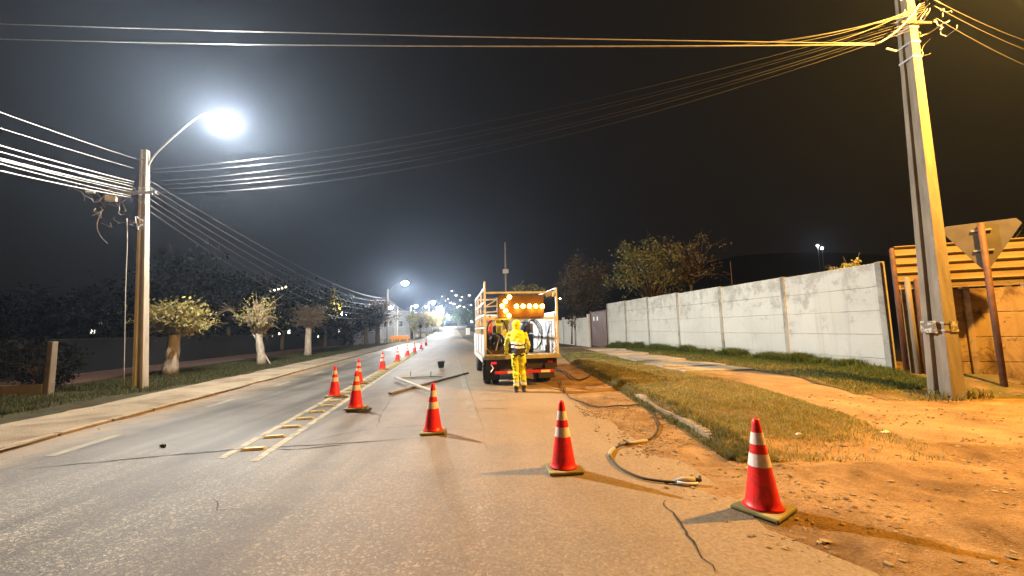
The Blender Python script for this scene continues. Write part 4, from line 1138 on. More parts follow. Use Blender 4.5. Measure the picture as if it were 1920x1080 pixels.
# festoon lights at left
fl = thing('string_lights', 'short string of warm bulbs glowing above the dark trees at left', 'string lights', AT(500, 547, 40))
o0 = AT(500, 547, 40); o1 = AT(536, 537, 40)
MB().tube([Vector((0, 0, 0)), o1 - o0], .02, 4).build('wire', A_WIRE, fl)
for k in range(6): MB().ball((o1 - o0) * (k / 5) + Vector((0, 0, -.06)), .08, 6).build('bulb', E_PINW, fl)
MB().tube([(0, 0, 0), (0, 0, -o0.z)], .05, 5).build('post', A_STEEL, fl)

# far street lamps and posts on the left side of the road
FLP = 'street lamps far down the road'
def far_lamp(px, py, Y, label, power=0, r=.35, both=False):
    p = AT(px, py, Y); gz = TZ(p.x, Y)
    t = thing('street_lamp', label, 'street lamp', (p.x - 1.4, Y, gz), 0, FLP)
    h = p.z - gz
    MB().tube([(0, 0, 0), (0, 0, h - .2), (.5, 0, h + .15), (1.4, 0, h + .1)], [.12, .09, .06, .05], 6).build('post', A_STEEL, t)
    MB().ball((1.4, 0, h), (r, r, r * .7), 8).build('lamp_head', E_FAR, t, smooth=True)
    if power: lamp('street_light', (p.x, Y - .1, p.z - r - .15), power, (.95, .97, 1), .4)
far_lamp(732, 577, 75, 'haloed lamp low behind the second utility pole', 1500, .45)
far_lamp(751, 584, 100, 'faint bluish lamp over the white building', 0, .3)
far_lamp(780, 574, 105, 'lamp above the bare lit trees, left of their middle', 3000, .5)
far_lamp(812, 567, 120, 'brightest far lamp above the bare lit trees', 7000, .7)
far_lamp(799, 575, 140, 'small lamp between the two bigger far lamps', 0, .5)
far_lamp(826, 577, 150, 'far lamp just right of the brightest one', 9000, .7)
far_lamp(838, 592, 200, 'far lamp low over the bright end of the road', 16000, .9)
far_lamp(848, 604, 260, 'farthest lamp at the vanishing end of the road', 16000, 1.0)
for i, (px, top, Y) in enumerate(((740, 580, 70), (745, 575, 80), (756, 583, 95), (718, 575, 66))):
    g = AT(px, 600, Y); p = AT(px, top, Y)
    tag(MB().tube([(0, 0, 0), (0, 0, p.z)], [.12, .09], 6).build('post', A_POLE, loc=(g.x, Y, 0)),
        ('pale post first to the right of the second utility pole', 'pale post second to the right of the second utility pole', 'thin pale post before the white building', 'pale post left of the second utility pole')[i], 'post', 'pale posts near the second pole')
L_PALE = leafmat('pale_autumn_leaf', (.55, .46, .32), (.30, .22, .13))
# bare lit trees on the left side
for i, (px, Y, sc) in enumerate(((776, 86, 1.0), (788, 98, 1.15), (800, 110, 1.2), (810, 124, 1.3), (822, 150, 1.4), (830, 180, 1.5))):
    g = AT(px, 600, Y); g.z = TZ(g.x, Y)
    tree('bare_tree', ('first bare tree lit yellowish beyond the orange barrier', 'second bare lit tree beyond the orange barrier', 'third bare lit tree, fuller crown', 'fourth bare lit tree next to the yellow sign', 'small pale tree beyond the yellow sign', 'last pale tree before the bright road end')[i], g, 2.0 * sc, .18, (1.7 * sc, 1.5 * sc, 2.1 * sc), .8, L_PALE if i % 2 else L_YEL, A_BARK, 60, 22, .17, 110, 70 + i, 'bare lit trees down the left side', .7, shell=.2, tail=.3, twigm=A_TWIG)
# orange road-works barrier and yellow sign
g = AT(750, 600, 66); g.z = 0
br = thing('road_barrier', 'orange plastic barrier with feet by the second utility pole', 'barrier', g, .1)
A_ORG = mat('orange_plastic', (.80, .26, .03), (.7, .2, .02), 3, .5)
MB().box((0, 0, .65), (3.0, .12, .6)).build('board', A_ORG, br, bevel=.04)
for s_ in (-1.2, 0, 1.2): MB().box((s_, 0, .2), (.16, .8, .4), taper=.6).build('foot', A_ORG, br)
g = AT(822, 640, 125)
ys_ = thing('warning_sign', 'yellow diamond road sign among the far bare trees', 'road sign', (g.x, 125, TZ(g.x, 125)))
MB().tube([(0, 0, 0), (0, 0, 3.0)], .06, 6).build('post', A_STEEL, ys_)
MB().prism([(-1.3, 0), (0, -1.3), (1.3, 0), (0, 1.3)], -.03, .03).build('plate', A_YEL, ys_)
pl = ALLKIDS(ys_)[-1]; pl.rotation_euler = (math.pi / 2, 0, 0); pl.location = (0, -.1, 3.6)

# ------------------------------------------------------------------ white wall on the right
WPX = [10.15, 13.2, 16.4, 19.6, 22.7, 25.75, 28.8]
wh = thing('concrete_wall', 'long whitewashed concrete panel wall along the right side of the path', 'wall', (WX(10.15), 10.15, 0))
O = Vector((WX(10.15), 10.15, 0))
ang = math.atan(.137)
def HW(y): return 3.05 + .2 * sstep(10, 28, y)
for i, (ya, yb) in enumerate(zip(WPX, WPX[1:])):
    mb = MB(); H = HW((ya + yb) / 2); rows = 5; hh = H / rows
    for r_ in range(rows):
        z0 = r_ * hh + .003; z1 = (r_ + 1) * hh - .003
        if r_ == 0: z0 = -.05
        yc = (ya + yb) / 2; off = .006 * math.sin(r_ * 5 + i * 3)
        L_ = math.hypot(yb - ya, .137 * (yb - ya)) - .10
        mb.box((WX(yc) + .06 + off - O.x, yc - O.y, (z0 + z1) / 2), (.07, L_, z1 - z0), rz_m(ang))
    mb.build('panel', A_WALL, wh, bevel=.008)
    mb = MB().box((WX((ya + yb) / 2) + .075 - O.x, (ya + yb) / 2 - O.y, H / 2 - .03), (.035, L_ - .02, H - .04), rz_m(ang))
    mb.build('backing', A_WALL, wh)
for i, y in enumerate(WPX):
    MB().box((WX(y) + .06 - O.x, y - O.y, HW(y) / 2 - .02), (.14, .15, HW(y) + .08), rz_m(ang)).build('post', A_WPOST, wh, bevel=.012)
# gate
gy0, gy1 = 29.0, 31.9
gt = thing('steel_gate', 'brown sheet steel gate between the white wall and the farther pale wall', 'gate', (WX(29), 29.0, 0), ang)
gh = 2.75
g_ = MB().box((.05, 1.75, gh / 2 + .08), (.05, 3.3, gh - .1)); g_.build('leaf', A_GATE, gt)
rb = MB()
for k in range(15): rb.box((.018, .25 + k * .22, gh / 2 + .08), (.02, .06, gh - .25))
rb.build('rib', A_GATE, gt)
for s_ in (.04, 3.5): MB().box((.03, s_, gh / 2 + .05), (.14, .14, gh + .15)).build('post', A_RUST, gt)
MB().box((.03, 1.77, gh + .02), (.09, 3.4, .09)).build('top_rail', A_RUST, gt)
for s_ in (1.9, 2.7): MB().box((-.005, s_, 2.25), (.02, .24, .30)).build('slot', A_WHR, gt)
# farther wall
w2 = thing('garden_wall', 'farther pale low wall beyond the brown gate', 'wall', (WX(33), 33, 0), ang)
MB().box((.06, 16, 1.15), (.12, 32, 2.4)).build('panel', A_WALL2, w2)
MB().box((.06, 16, 2.38), (.2, 32, .1)).build('coping', A_WALL2, w2)
for k in range(9): MB().box((.02, k * 4, 1.3), (.24, .22, 2.75)).build('post', A_WALL2, w2)
g = Vector((WX(36) - .6, 36, .15))
tree('small_tree', 'small leaning tree stem in front of the farther pale wall', g, 1.6, .09, (.7, .7, .9), .8, L_DRK, A_BARKD, 16, 14, .07, 16, 91, None, .6, (.1, 0))

# ------------------------------------------------------------------ tan wall, corrugated sheet, rusty posts
A0 = Vector((9.62, 9.75, 0)); B0 = Vector((12.6, 8.72, 0))
dv = (B0 - A0).normalized(); an = math.atan2(dv.y, dv.x); Lw = (B0 - A0).length
tw = thing('tan_wall', 'bare tan concrete wall behind the right pole, under corrugated sheeting', 'wall', A0, an)
ht = 2.28
for i in range(3):
    mb = MB()
    for r_ in range(4):
        mb.box((.55 + i * 1.09, .05 + .004 * math.sin(i * 3 + r_), (r_ + .5) * ht / 4), (1.075, .08, ht / 4 - .012))
    mb.build('panel', A_TAN, tw, bevel=.01)
for i in range(4): MB().box((i * 1.09, .03, ht / 2 + .02), (.13, .15, ht + (.12 if i == 2 else .05))).build('post', A_TAN, tw, bevel=.015)
cs = thing('corrugated_fence', 'ochre corrugated metal sheeting fixed above the tan wall', 'fence', A0 + Vector((0, 0, 0)), an)
n = 80; vs = []; zb, zt = 2.33, 3.42
for i in range(n + 1):
    z_ = zb + (zt - zb) * i / n; ph = (z_ - zb) / (zt - zb) * 5
    fr = ph % 1; yo = .02 if fr < .80 else (.02 - .05 * (fr - .80) / .06 if fr < .86 else (-.03 if fr < .94 else -.03 + .05 * (fr - .94) / .06))
    for x in (-.05, Lw / 2, Lw + .05): vs.append((x, .16 + yo, z_))
fs = [(j * 3 + i, j * 3 + i + 1, (j + 1) * 3 + i + 1, (j + 1) * 3 + i) for j in range(n) for i in range(2)]
mb = MB(); mb.add(vs, fs); o = mb.build('sheet', A_CORR, cs)
sm = o.modifiers.new('thick', 'SOLIDIFY'); sm.thickness = .006
MB().box((Lw / 2, .22, 2.42), (Lw, .08, .12)).build('rail', A_RUST, cs)
MB().box((Lw / 2, .22, 3.3), (Lw, .06, .08)).build('rail', A_RUST, cs)
for k in (0.02, 1.5, 3.0): MB().box((k, .3, 1.7), (.07, .07, 3.4)).build('stanchion', A_RUST, cs)
PG_ = 'steel posts between the white wall and the tan wall'
for i, (dx, dy, h, r_, mt_, lab) in enumerate(((-.17, .16, 3.35, .05, A_RUST, 'tallest thin rusty post touching the end of the white wall'), (.0, .04, 2.6, .055, A_POLED, 'pale rounded post between the two rusty posts'), (.13, -.06, 2.55, .06, A_RUST, 'dark rusty post next to the tan wall'))):
    o = MB().tube([(0, 0, 0), (0, 0, h - .03), (.01, 0, h)], [r_, r_, r_ * .6], 10).build('steel_post', mt_, loc=A0 + Vector((dx - .02, dy - .12, 0)), smooth=True)
    tag(o, lab, 'post', PG_)

# triangular sign seen from behind
gs = G(1885, 737)
sg = thing('yield_sign', 'back of a triangular road sign on a rusty leaning post at the right edge', 'road sign', gs, -.7)
MB().tube([(0, 0, 0), (.0, 0, 3.65)], .055, 10).build('post', A_RUST, sg, smooth=True)
tri = MB()
R_ = .64; pts = []
for k in range(3):
    a = math.radians(-90 + 120 * k)
    for da in (-6, 6):
        pts.append((R_ * math.cos(a + math.radians(da)), R_ * math.sin(a + math.radians(da))))
tri.prism(pts, -.004, .004)
o = tri.build('plate', A_SIGNB, sg); o.rotation_euler = (math.radians(90), 0, 0); o.location = (0, .085, 3.30)
for z_ in (3.05, 3.5): MB().box((0, .06, z_), (.3, .03, .04)).build('bracket', A_STEEL, sg)

# litter at the tan wall
random.seed(5)
for i in range(9):
    x = 8.9 + random.random() * 2.4; y = 9.35 - (x - 9) * .3 - random.random() * .5; s_ = random.uniform(.05, .12)
    mb = MB().ball((0, 0, 0), (s_, s_ * .7, s_ * .35), 6)
    for k, v in enumerate(mb.v): mb.v[k] = tuple(Vector(v) * (1 + .5 * noise.noise(Vector(v) * 20 + Vector((i, 0, 0)))))
    o = mb.build('rubble_lump', A_WHR if i % 3 == 0 else A_KERB, loc=(x, y, .02))
    tag(o, 'pale lump of rubble or litter at the foot of the tan wall', 'rubble', 'rubble at the foot of the tan wall')

# trees behind the right wall
g = Vector((9.0, 33, 0))
RG = 'trees rising behind the right wall'
def tree_at(name, label, px, Y, ztop, zlow, rxw, leafm, seed, nclump=110, nper=34, size=.11, **kw):
    g = AT(px, 600, Y); g.z = TZ(g.x, Y); rz_ = (ztop - zlow) / 2
    return tree(name, label, g, zlow - g.z, .16, (rxw, rxw * .8, rz_), 1.0, leafm, A_BARKD, nclump, nper, size, 60, seed, RG, .6, **kw)
def ZY(py, Y, px=1200): return AT(px, py, Y).z
tree_at('leafy_tree', 'green leafy tree with upright twigs behind the white wall', 1225, 28, ZY(452, 28), ZY(562, 28), 3.2, L_OLV, 101, 105, 34, .10, shell=.3, tail=.55, spread=.2)
tree_at('leafy_tree', 'dimmer tree right of the green leafy one behind the wall', 1300, 29, ZY(440, 29, 1290), ZY(530, 29, 1290), 2.4, L_BRN, 102, 80, 24, .1, shell=.2, tail=.6, spread=.2)
tree_at('leafy_tree', 'tall hazy brown tree behind the brown gate', 1095, 43, ZY(480, 43, 1095), ZY(590, 43, 1095), 2.9, L_BRN, 103, 150, 26, .12, shell=.2, tail=.2)
tree_at('leafy_tree', 'pale tangle of vine showing above the arrow board', 985, 46, ZY(532, 46, 985), ZY(585, 46, 985), 2.6, L_YEL, 104, 90, 24, .1, shell=.2, tail=.25)
g = AT(1610, 600, 12.2); g.z = 0
tree('vine_bush', 'bush with curled dry leaves showing over the end of the white wall', g, 2.6, .06, (.75, .5, .50), .62, L_YEL, A_BARKD, 40, 14, .055, 40, 105, None, .6, shell=.2, tail=.4, cat='bush')
g = AT(1900, 600, 14); g.z = 0
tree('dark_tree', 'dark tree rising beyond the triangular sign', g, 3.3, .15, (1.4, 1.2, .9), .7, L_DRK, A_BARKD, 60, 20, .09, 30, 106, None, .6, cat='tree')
for px, Y, top_, lab in ((950, 52, 455, 'tall thin pole with a white box, rising behind the truck'), (1378, 20, 490, 'thin dark stick poking above the white wall')):
    g = AT(px, 600, Y); p = AT(px, top_, Y)
    t = thing('tall_pole', lab, 'pole', (g.x, Y, 0))
    MB().tube([(0, 0, 0), (0, 0, p.z)], [.16, .10] if Y > 30 else [.02, .012], 8).build('shaft', A_POLE if Y > 30 else A_RUST, t)
    if Y > 30: MB().box((0, -.2, AT(px, 509, Y).z), (.75, .3, .55)).build('box', A_WHR, t, bevel=.03)

# hill lights
random.seed(77)
HL = 'house lights scattered on the far hill'
pts_ = [(847, 545), (855, 553), (866, 556), (863, 562), (870, 575), (845, 567), (851, 569), (862, 573), (858, 575), (868, 574), (880, 553), (883, 571), (829, 555), (834, 563), (878, 586), (882, 590), (863, 597), (886, 601), (840, 560), (872, 592), (829, 572), (824, 583), (876, 579), (889, 595), (1050, 559)]
for i, (px, py) in enumerate(pts_):
    Y = 0
    for Yt in range(150, 401, 3):
        p = AT(px, py, Yt)
        if p.z <= TZ(p.x, Yt) + 4: Y = Yt; break
    if not Y: Y = 330
    p = AT(px, py, Y); gz = TZ(p.x, Y); warm = random.random() < .35
    t = thing('hill_house', 'tiny lit house among the lights on the far dark hill', 'house', (p.x, Y, gz), 0, HL)
    hh = max(2.5, p.z - gz)
    MB().box((0, .1 + 1.5, hh / 2), (4.0, 3, hh)).build('wall', M_HD, t)
    MB().box((0, 1.6, hh + .1), (4.6, 3.6, .25)).build('roof', M_RF, t)
    s_ = random.uniform(.5, 1.2)
    MB().box((0, -.04, min(hh - .4, p.z - gz)), (s_ * 1.3, .1, s_ * .7)).build('window', E_PINW if warm else E_PIN, t)
for i, (px, py) in enumerate(((1533, 461), (1541, 465))):
    Y = 230; p = AT(px, py, Y); gz = TZ(p.x, Y)
    t = thing('mast_lamp', ('left one of two close white lights in the dark sky over the wall', 'right one of two close white lights in the dark sky over the wall')[i], 'lamp', (p.x, Y, gz), 0, 'pair of lights on the dark hill')
    MB().tube([(0, 0, 0), (0, 0, p.z - gz)], .15, 6).build('post', A_STEEL, t)
    MB().ball((0, 0, p.z - gz), .55, 8).build('lamp_head', E_FAR, t)
# dark wood on the hillside
for i, (px, Y, w_, h) in enumerate(((860, 210, 10, 9), (875, 170, 7, 8), (890, 150, 6, 7))):
    g = AT(px, 600, Y); g.z = TZ(g.x, Y)
    tree('hill_tree', ('dark tree on the hillside above the road end', 'dark tree right of the bright road end', 'dark leafy tree just left of the truck cab')[i], g, 2, .3, (w_ * .5, w_ * .4, h * .45), .9, L_GRN, A_BARKD, 60, 24, .35, 12, 120 + i, 'dark trees on the far hillside', .6)

# ------------------------------------------------------------------ truck
HEAD = math.atan(.153)
TR = Vector((.245, 10.98, 0))
tk = thing('flatbed_truck', 'white flatbed works truck with a lit amber arrow board, seen from behind', 'truck', TR + Vector((0, 0, .0125)), HEAD)
def part(mb, name, m_, parent=None, **k): return mb.build(name, m_, parent or tk, **k)
W2 = 1.02
part(MB().box((0, 2.05, .81), (2.06, 4.1, .07)), 'deck', A_DECK, bevel=.01)
part(MB().box((0, -.015, .80), (2.10, .05, .11)), 'rear_sill', A_DECK, bevel=.01)
ch = MB()
for sx in (-.4, .4): ch.box((sx, 2.9, .64), (.09, 5.6, .2))
for y in (.15, 1.6, 3.0): ch.box((0, y, .68), (1.9, .08, .12))
part(ch, 'chassis', A_CHAS)
part(MB().box((0, .10, .60), (1.95, .03, .26)), 'rear_apron', A_CHAS)
bu = part(MB().box((.05, .0, .40), (1.62, .05, .075)), 'rear_bumper', A_REDR, bevel=.006)
for x in (-.30, .62): part(MB().box((x, -.03, .40), (.25, .012, .06)), 'reflector', A_WHR, bu)
for x in (-.55, .65): part(MB().box((x, .05, .5), (.06, .06, .22)), 'bumper_bracket', A_CHAS, bu)
for s_ in (-1, 1):
    tl_ = part(MB().box((s_ * .78, .075, .65), (.15, .03, .06)), 'tail_lamp', A_TAIL if s_ < 0 else A_REDR, bevel=.01)
part(MB().box((-.12, .06, .52), (.38, .02, .13)), 'number_plate', A_CHAS)
part(MB().tube([(-.86, .03, .62), (-.80, .0, .52), (-.87, -.02, .42)], .014, 6), 'hook_strap', A_WHR)
part(MB().box((-.38, .5, .13), (.42, .3, .035)), 'step', A_WHR)
def wheel(x, y, w_=.2, r=.36):
    wt = MB().lathe([(r * .62, -w_ / 2), (r * .93, -w_ / 2), (r, -w_ * .36), (r, w_ * .36), (r * .93, w_ / 2), (r * .62, w_ / 2)], 28)
    o = wt.build('wheel', A_BLACK, tk, smooth=False, bevel=.006); o.rotation_euler = (0, math.pi / 2, 0); o.location = (x, y, r)
    h = MB().lathe([(.03, -w_ * .3), (r * .6, -w_ * .25), (r * .62, -w_ * .42), (r * .62, w_ * .42), (r * .6, w_ * .25), (.03, w_ * .3)], 24).build('rim', A_STEEL, o, smooth=False)
for y in (1.05,):
    for s_ in (-1, 1): wheel(s_ * .88, y); wheel(s_ * .64, y)
for s_ in (-1, 1): wheel(s_ * .84, 4.9)
for s_ in (-1, 1):
    part(MB().box((s_ * .80, .62, .36), (.46, .02, .44)), 'mud_flap', A_BLACK)
# cab
cb = MB()
cb.add([(-.98, 4.2, .55), (.98, 4.2, .55), (.98, 5.9, .55), (-.98, 5.9, .55), (-.98, 4.2, 1.35), (.98, 4.2, 1.35), (.98, 5.95, 1.3), (-.98, 5.95, 1.3),
        (-.88, 4.25, 2.12), (.88, 4.25, 2.12), (.88, 5.35, 2.12), (-.88, 5.35, 2.12)],
       [(3, 2, 1, 0), (0, 1, 5, 4), (1, 2, 6, 5), (2, 3, 7, 6), (3, 0, 4, 7), (4, 5, 9, 8), (5, 6, 10, 9), (6, 7, 11, 10), (7, 4, 8, 11), (8, 9, 10, 11)])
cabo = part(cb, 'cab', A_TRUCKW, bevel=.05)
DG = mat('dark_glass', (.02, .02, .03), None, 3, .15)
part(MB().box((0, 4.20, 1.72), (1.3, .03, .5)), 'rear_window', DG, cabo)
part(MB().box((-.955, 4.95, 1.68), (.03, .75, .48), Matrix.Rotation(.12, 3, 'Y')), 'side_window', DG, cabo)
part(MB().box((.955, 4.95, 1.68), (.03, .75, .48), Matrix.Rotation(-.12, 3, 'Y')), 'side_window', DG, cabo)
part(MB().tube([(-.98, 5.6, 1.5), (-1.2, 5.6, 1.55)], .015, 5), 'mirror_arm', A_BLACK, cabo)
part(MB().box((-1.24, 5.6, 1.5), (.16, .06, .28)), 'mirror', A_WHR, cabo, bevel=.02)
# headboard and side boards
part(MB().box((0, 4.06, 1.40), (2.04, .05, 1.1)), 'headboard', A_TRUCKIN)
part(MB().box((1.0, 2.15, 1.41), (.04, 3.8, 1.12)), 'side_board', A_TRUCKIN)
lb = part(MB().box((-1.0, 2.15, 1.13), (.04, 3.8, .56)), 'side_board', A_TRUCKW)
for y in (1.2, 2.4, 3.6): part(MB().box((-1.026, y, 1.13), (.02, .05, .54)), 'side_board_rib', A_TRUCKW, lb)
part(MB().box((-1.02, 2.3, .70), (.03, 3.2, .15)), 'side_skirt', A_TRUCKW)
# cage
cg = MB()
for y in (.03, 1.35, 2.7, 4.0):
    cg.box((-1.0, y, 1.75), (.055, .055, 1.85))
for y in (.03, 4.0): cg.box((1.0, y, 1.75), (.055, .055, 1.85))
cg.box((-1.0, 2.0, 2.66), (.05, 3.9, .05)); cg.box((-1.0, 2.0, 2.3), (.04, 3.9, .04)); cg.box((-1.0, 2.0, 1.95), (.04, 3.9, .04)); cg.box((-1.0, 2.0, 1.6), (.04, 3.9, .04))
cg.box((1.0, 2.0, 2.66), (.05, 3.9, .05)); cg.box((1.0, 2.0, 2.0), (.05, 3.9, .05))
cg.box((0, .03, 2.55), (1.95, .05, .05)); cg.box((0, .03, 1.84), (1.95, .06, .06)); cg.box((0, 4.0, 2.66), (1.95, .05, .05))
part(cg, 'cage_frame', A_TRUCKW, bevel=.006)
part(MB().box((-1.0, .03, 2.75), (.05, .05, .22)), 'post_cap', A_TRUCKW)
for s_ in (-1, 1):
    part(MB().tube([(s_ * .97, .03, 1.05), (s_ * .80, .03, .86)], .018, 6), 'brace', A_DECK)
part(MB().tube([(1.0, .03, 2.66), (.80, .2, 2.58), (.62, .25, 2.5)], .018, 6), 'lamp_bracket', A_TRUCKW)
wl = part(MB().box((.80, .0, 2.50), (.20, .10, .12), Matrix.Rotation(-.35, 3, 'Y')), 'work_lamp', A_STEEL, bevel=.01)
part(MB().lathe([(.02, 0), (.07, .005), (.075, .05), (.05, .09)], 14, (0, 0, 0)), 'work_lamp_lens', A_STEEL, wl).location = (.92, -.05, 2.42)
# ladder-like white shelving inside the cage at the left
sh = MB()
for z_ in (2.05, 2.22, 2.42): sh.tube([(-.95, 1.0, z_), (-.55, 1.0, z_ + .03)], .025, 6)
sh.tube([(-.55, 1.0, 1.95), (-.55, 1.0, 2.5)], .025, 6)
sh.tube([(-.95, 1.0, 2.2), (-.6, 1.0, 2.42)], .022, 6)
part(sh, 'rack', A_TRUCKW)
# arrow board
ab = part(MB().box((-.02, -.03, 2.17), (1.28, .07, .62)), 'arrow_board', A_ORB, bevel=.015)
bx = [(-.34, .25), (-.45, .135), (-.54, .01), (-.45, -.12), (-.36, -.25), (-.15, 0), (.03, 0), (.21, 0), (.385, -.005), (.565, -.01)]
for x, z_ in bx:
    hs_ = MB().lathe([(.052, 0), (.056, .03), (.050, .03)], 16).build('lamp_housing', A_BLACK, ab); hs_.rotation_euler = (math.pi / 2, 0, 0); hs_.location = (x, -.065, 2.165 + z_)
    MB().ball((x, -.095, 2.165 + z_), (.058, .026, .058), 10).build('amber_lamp', E_AMB, ab, smooth=True)
def arrow_lamp(x, z_, p):
    q = Matrix.Rotation(HEAD, 3, 'Z') @ Vector((x, -.17, 2.165 + z_)) + TR
    lamp('arrow_light', q, p, (1, .34, .015), .05)
for x, z_ in ((-.45, .12), (-.45, -.15), (-.1, 0), (.3, 0), (.55, 0)): arrow_lamp(x, z_ - .08, 5)
# mud marks and paint scrawls on the inner side of the right board
sc = MB()
random.seed(3)
def stroke(pts, w_=.007):
    for a, b in zip(pts, pts[1:]):
        sc.tube([(0.972, a[0], a[1]), (0.972, b[0], b[1])], w_, 4)
for (cy, cz, sc_) in ((1.0, 1.55, .35), (2.2, 1.35, .4), (3.1, 1.5, .45), (.45, 1.1, .22), (1.6, 1.0, .3)):
    p = [(cy + sc_ * random.uniform(-1, 1), cz + sc_ * .6 * random.uniform(-1, 1)) for _ in range(6)]
    stroke(p)
stroke([(.55, 1.75), (.85, 1.75), (.85, 1.45), (.55, 1.45), (.55, 1.75)], .01)
part(sc, 'scrawl', mat('faded_blue_paint', (.10, .14, .26), (.2, .24, .32), 6, .7))

# things carried on the bed
def on_truck(p): return Matrix.Rotation(HEAD, 3, 'Z') @ Vector(p) + TR
RZ = HEAD
DK_ = .845 + .0125
m1 = thing('power_unit', 'blue hydraulic power unit with black hoses on the truck bed, right of the worker', 'machine', on_truck((.33, 1.3, DK_)), RZ)
MB().box((0, 0, .30), (.42, .5, .5)).build('tank', A_BLUE, m1, bevel=.04)
MB().lathe([(.12, 0), (.15, .03), (.15, .3), (.1, .36), (.03, .38)], 16, (-.03, -.05, .55)).build('motor', A_BLUE, m1, smooth=True)
MB().box((.17, -.1, .72), (.1, .1, .3)).build('valve_block', A_STEEL, m1, bevel=.01)
for k in range(4):
    pts = [Vector((.25 + .05 * k, -.28, .1)), Vector((.45, -.3 - .03 * k, .35 + .1 * k)), Vector((.30, -.28, .8 + .05 * k)), Vector((.12, -.2, .95)), Vector((-.02 + .03 * k, -.28, .65)), Vector((-.12, -.3, .3))]
    MB().tube(smooth_path(pts, 5), .012, 6).build('hose', A_BLACK, m1, smooth=True)
for s_ in (-.16, .16): MB().box((s_, 0, .025), (.06, .5, .05)).build('foot', A_CHAS, m1)
m2 = thing('hose_reel', 'black hose reel with a big round rim on the left of the truck bed', 'hose reel', on_truck((-.60, .75, DK_)), RZ)
MB().tube([(.30 * math.cos(a), 0, .54 + .50 * math.sin(a)) for a in [2 * math.pi * i / 36 for i in range(37)]], .018, 6).build('rim', A_BLACK, m2, smooth=True)
MB().tube([(.30 * math.cos(a), .3, .54 + .50 * math.sin(a)) for a in [2 * math.pi * i / 36 for i in range(37)]], .018, 6).build('rim', A_BLACK, m2, smooth=True)
for k in range(9):
    rr = .12 + .015 * (k % 3)
    MB().tube([((rr + .06) * math.cos(a), .03 + .03 * k, .36 + (rr + .08) * math.sin(a)) for a in [2 * math.pi * i / 20 for i in range(21)]], .018, 6).build('hose_coil', A_BLACK, m2, smooth=True)
MB().box((0, .15, .06), (.55, .45, .12)).build('base', A_CHAS, m2)
MB().tube([(-.05, -.06, .1), (.05, -.08, .5), (-.1, -.06, .62)], .02, 6).build('crank', A_STEEL, m2)
m3 = thing('gas_bottle', 'thin red cylinder standing behind the hose reel on the truck bed', 'cylinder', on_truck((-.72, 1.6, DK_)), RZ)
MB().lathe([(.06, 0), (.07, .03), (.07, .95), (.03, 1.03), (.02, 1.1)], 14).build('body', A_RED, m3, smooth=True)
MB().box((0, 0, 1.12), (.08, .04, .04)).build('valve', A_STEEL, m3)
m4 = thing('safety_vest', 'lime hi-vis vest hanging inside the cage above the hose reel', 'vest', on_truck((-.42, .95, 1.62)), RZ)
vm = MB()
for sx in (-1, 1):
    pts = [(sx * .02, 0, -.25), (sx * .17, -.02, -.26), (sx * .18, -.01, 0), (sx * .19, 0, .2), (sx * .12, 0, .3), (sx * .06, .01, .28), (sx * .02, 0, .1)]
    base = [(p[0], p[1] - .03, p[2]) for p in pts]; back = [(p[0], p[1] + .03, p[2]) for p in pts]; n_ = len(pts)
    vm.add(base + back, [tuple(range(n_)), tuple(range(2 * n_ - 1, n_ - 1, -1))] + [(i, (i + 1) % n_, n_ + (i + 1) % n_, n_ + i) for i in range(n_)])
vm.build('fabric', A_HIVIS, m4)
for z_ in (-.12, .02): MB().box((0, -.035, z_), (.36, .012, .045)).build('stripe', A_SILV, m4)
MB().tube([(0, 0, .28), (0, 0, .31)], .006, 5).build('hanger', A_STEEL, m4)
m6 = thing('engine_unit', 'dark greasy engine unit low on the truck bed at the left', 'engine', on_truck((-.62, 1.75, DK_)), RZ)
MB().box((0, 0, .08), (.62, .6, .12)).build('skid', A_CHAS, m6)
MB().box((0, 0, .36), (.46, .45, .44)).build('block', A_CHAS, m6, bevel=.03)
MB().lathe([(.09, 0), (.11, .04), (.11, .2), (.04, .26)], 14, (.1, -.05, .58)).build('air_filter', A_BLACK, m6, smooth=True)
MB().tube([(-.15, -.26, .5), (-.2, -.3, .75), (-.1, -.28, .9)], .025, 8).build('exhaust', A_STEEL, m6, smooth=True)
for k in range(4): MB().tube(smooth_path([Vector((-.2 + .1 * k, -.25, .3)), Vector((-.1 + .08 * k, -.36, .12)), Vector((.1 + .04 * k, -.3, .45)), Vector((.18, -.2, .6))], 4), .014, 5).build('fuel_line', A_BLACK, m6, smooth=True)
m5 = thing('tool_crate', 'dark crate of tools beside the hose reel on the truck bed', 'crate', on_truck((-.22, 1.25, DK_)), RZ)
MB().box((0, 0, .16), (.34, .4, .32), taper=1.08).build('box', A_CHAS, m5, bevel=.01)
for k in range(5): MB().tube([(-.1 + .05 * k, .05 * (k % 2), .25), (-.16 + .07 * k, .0, .55 + .06 * (k % 3))], .012, 5).build('tool_handle', A_WOOD if k % 2 else A_STEEL, m5)

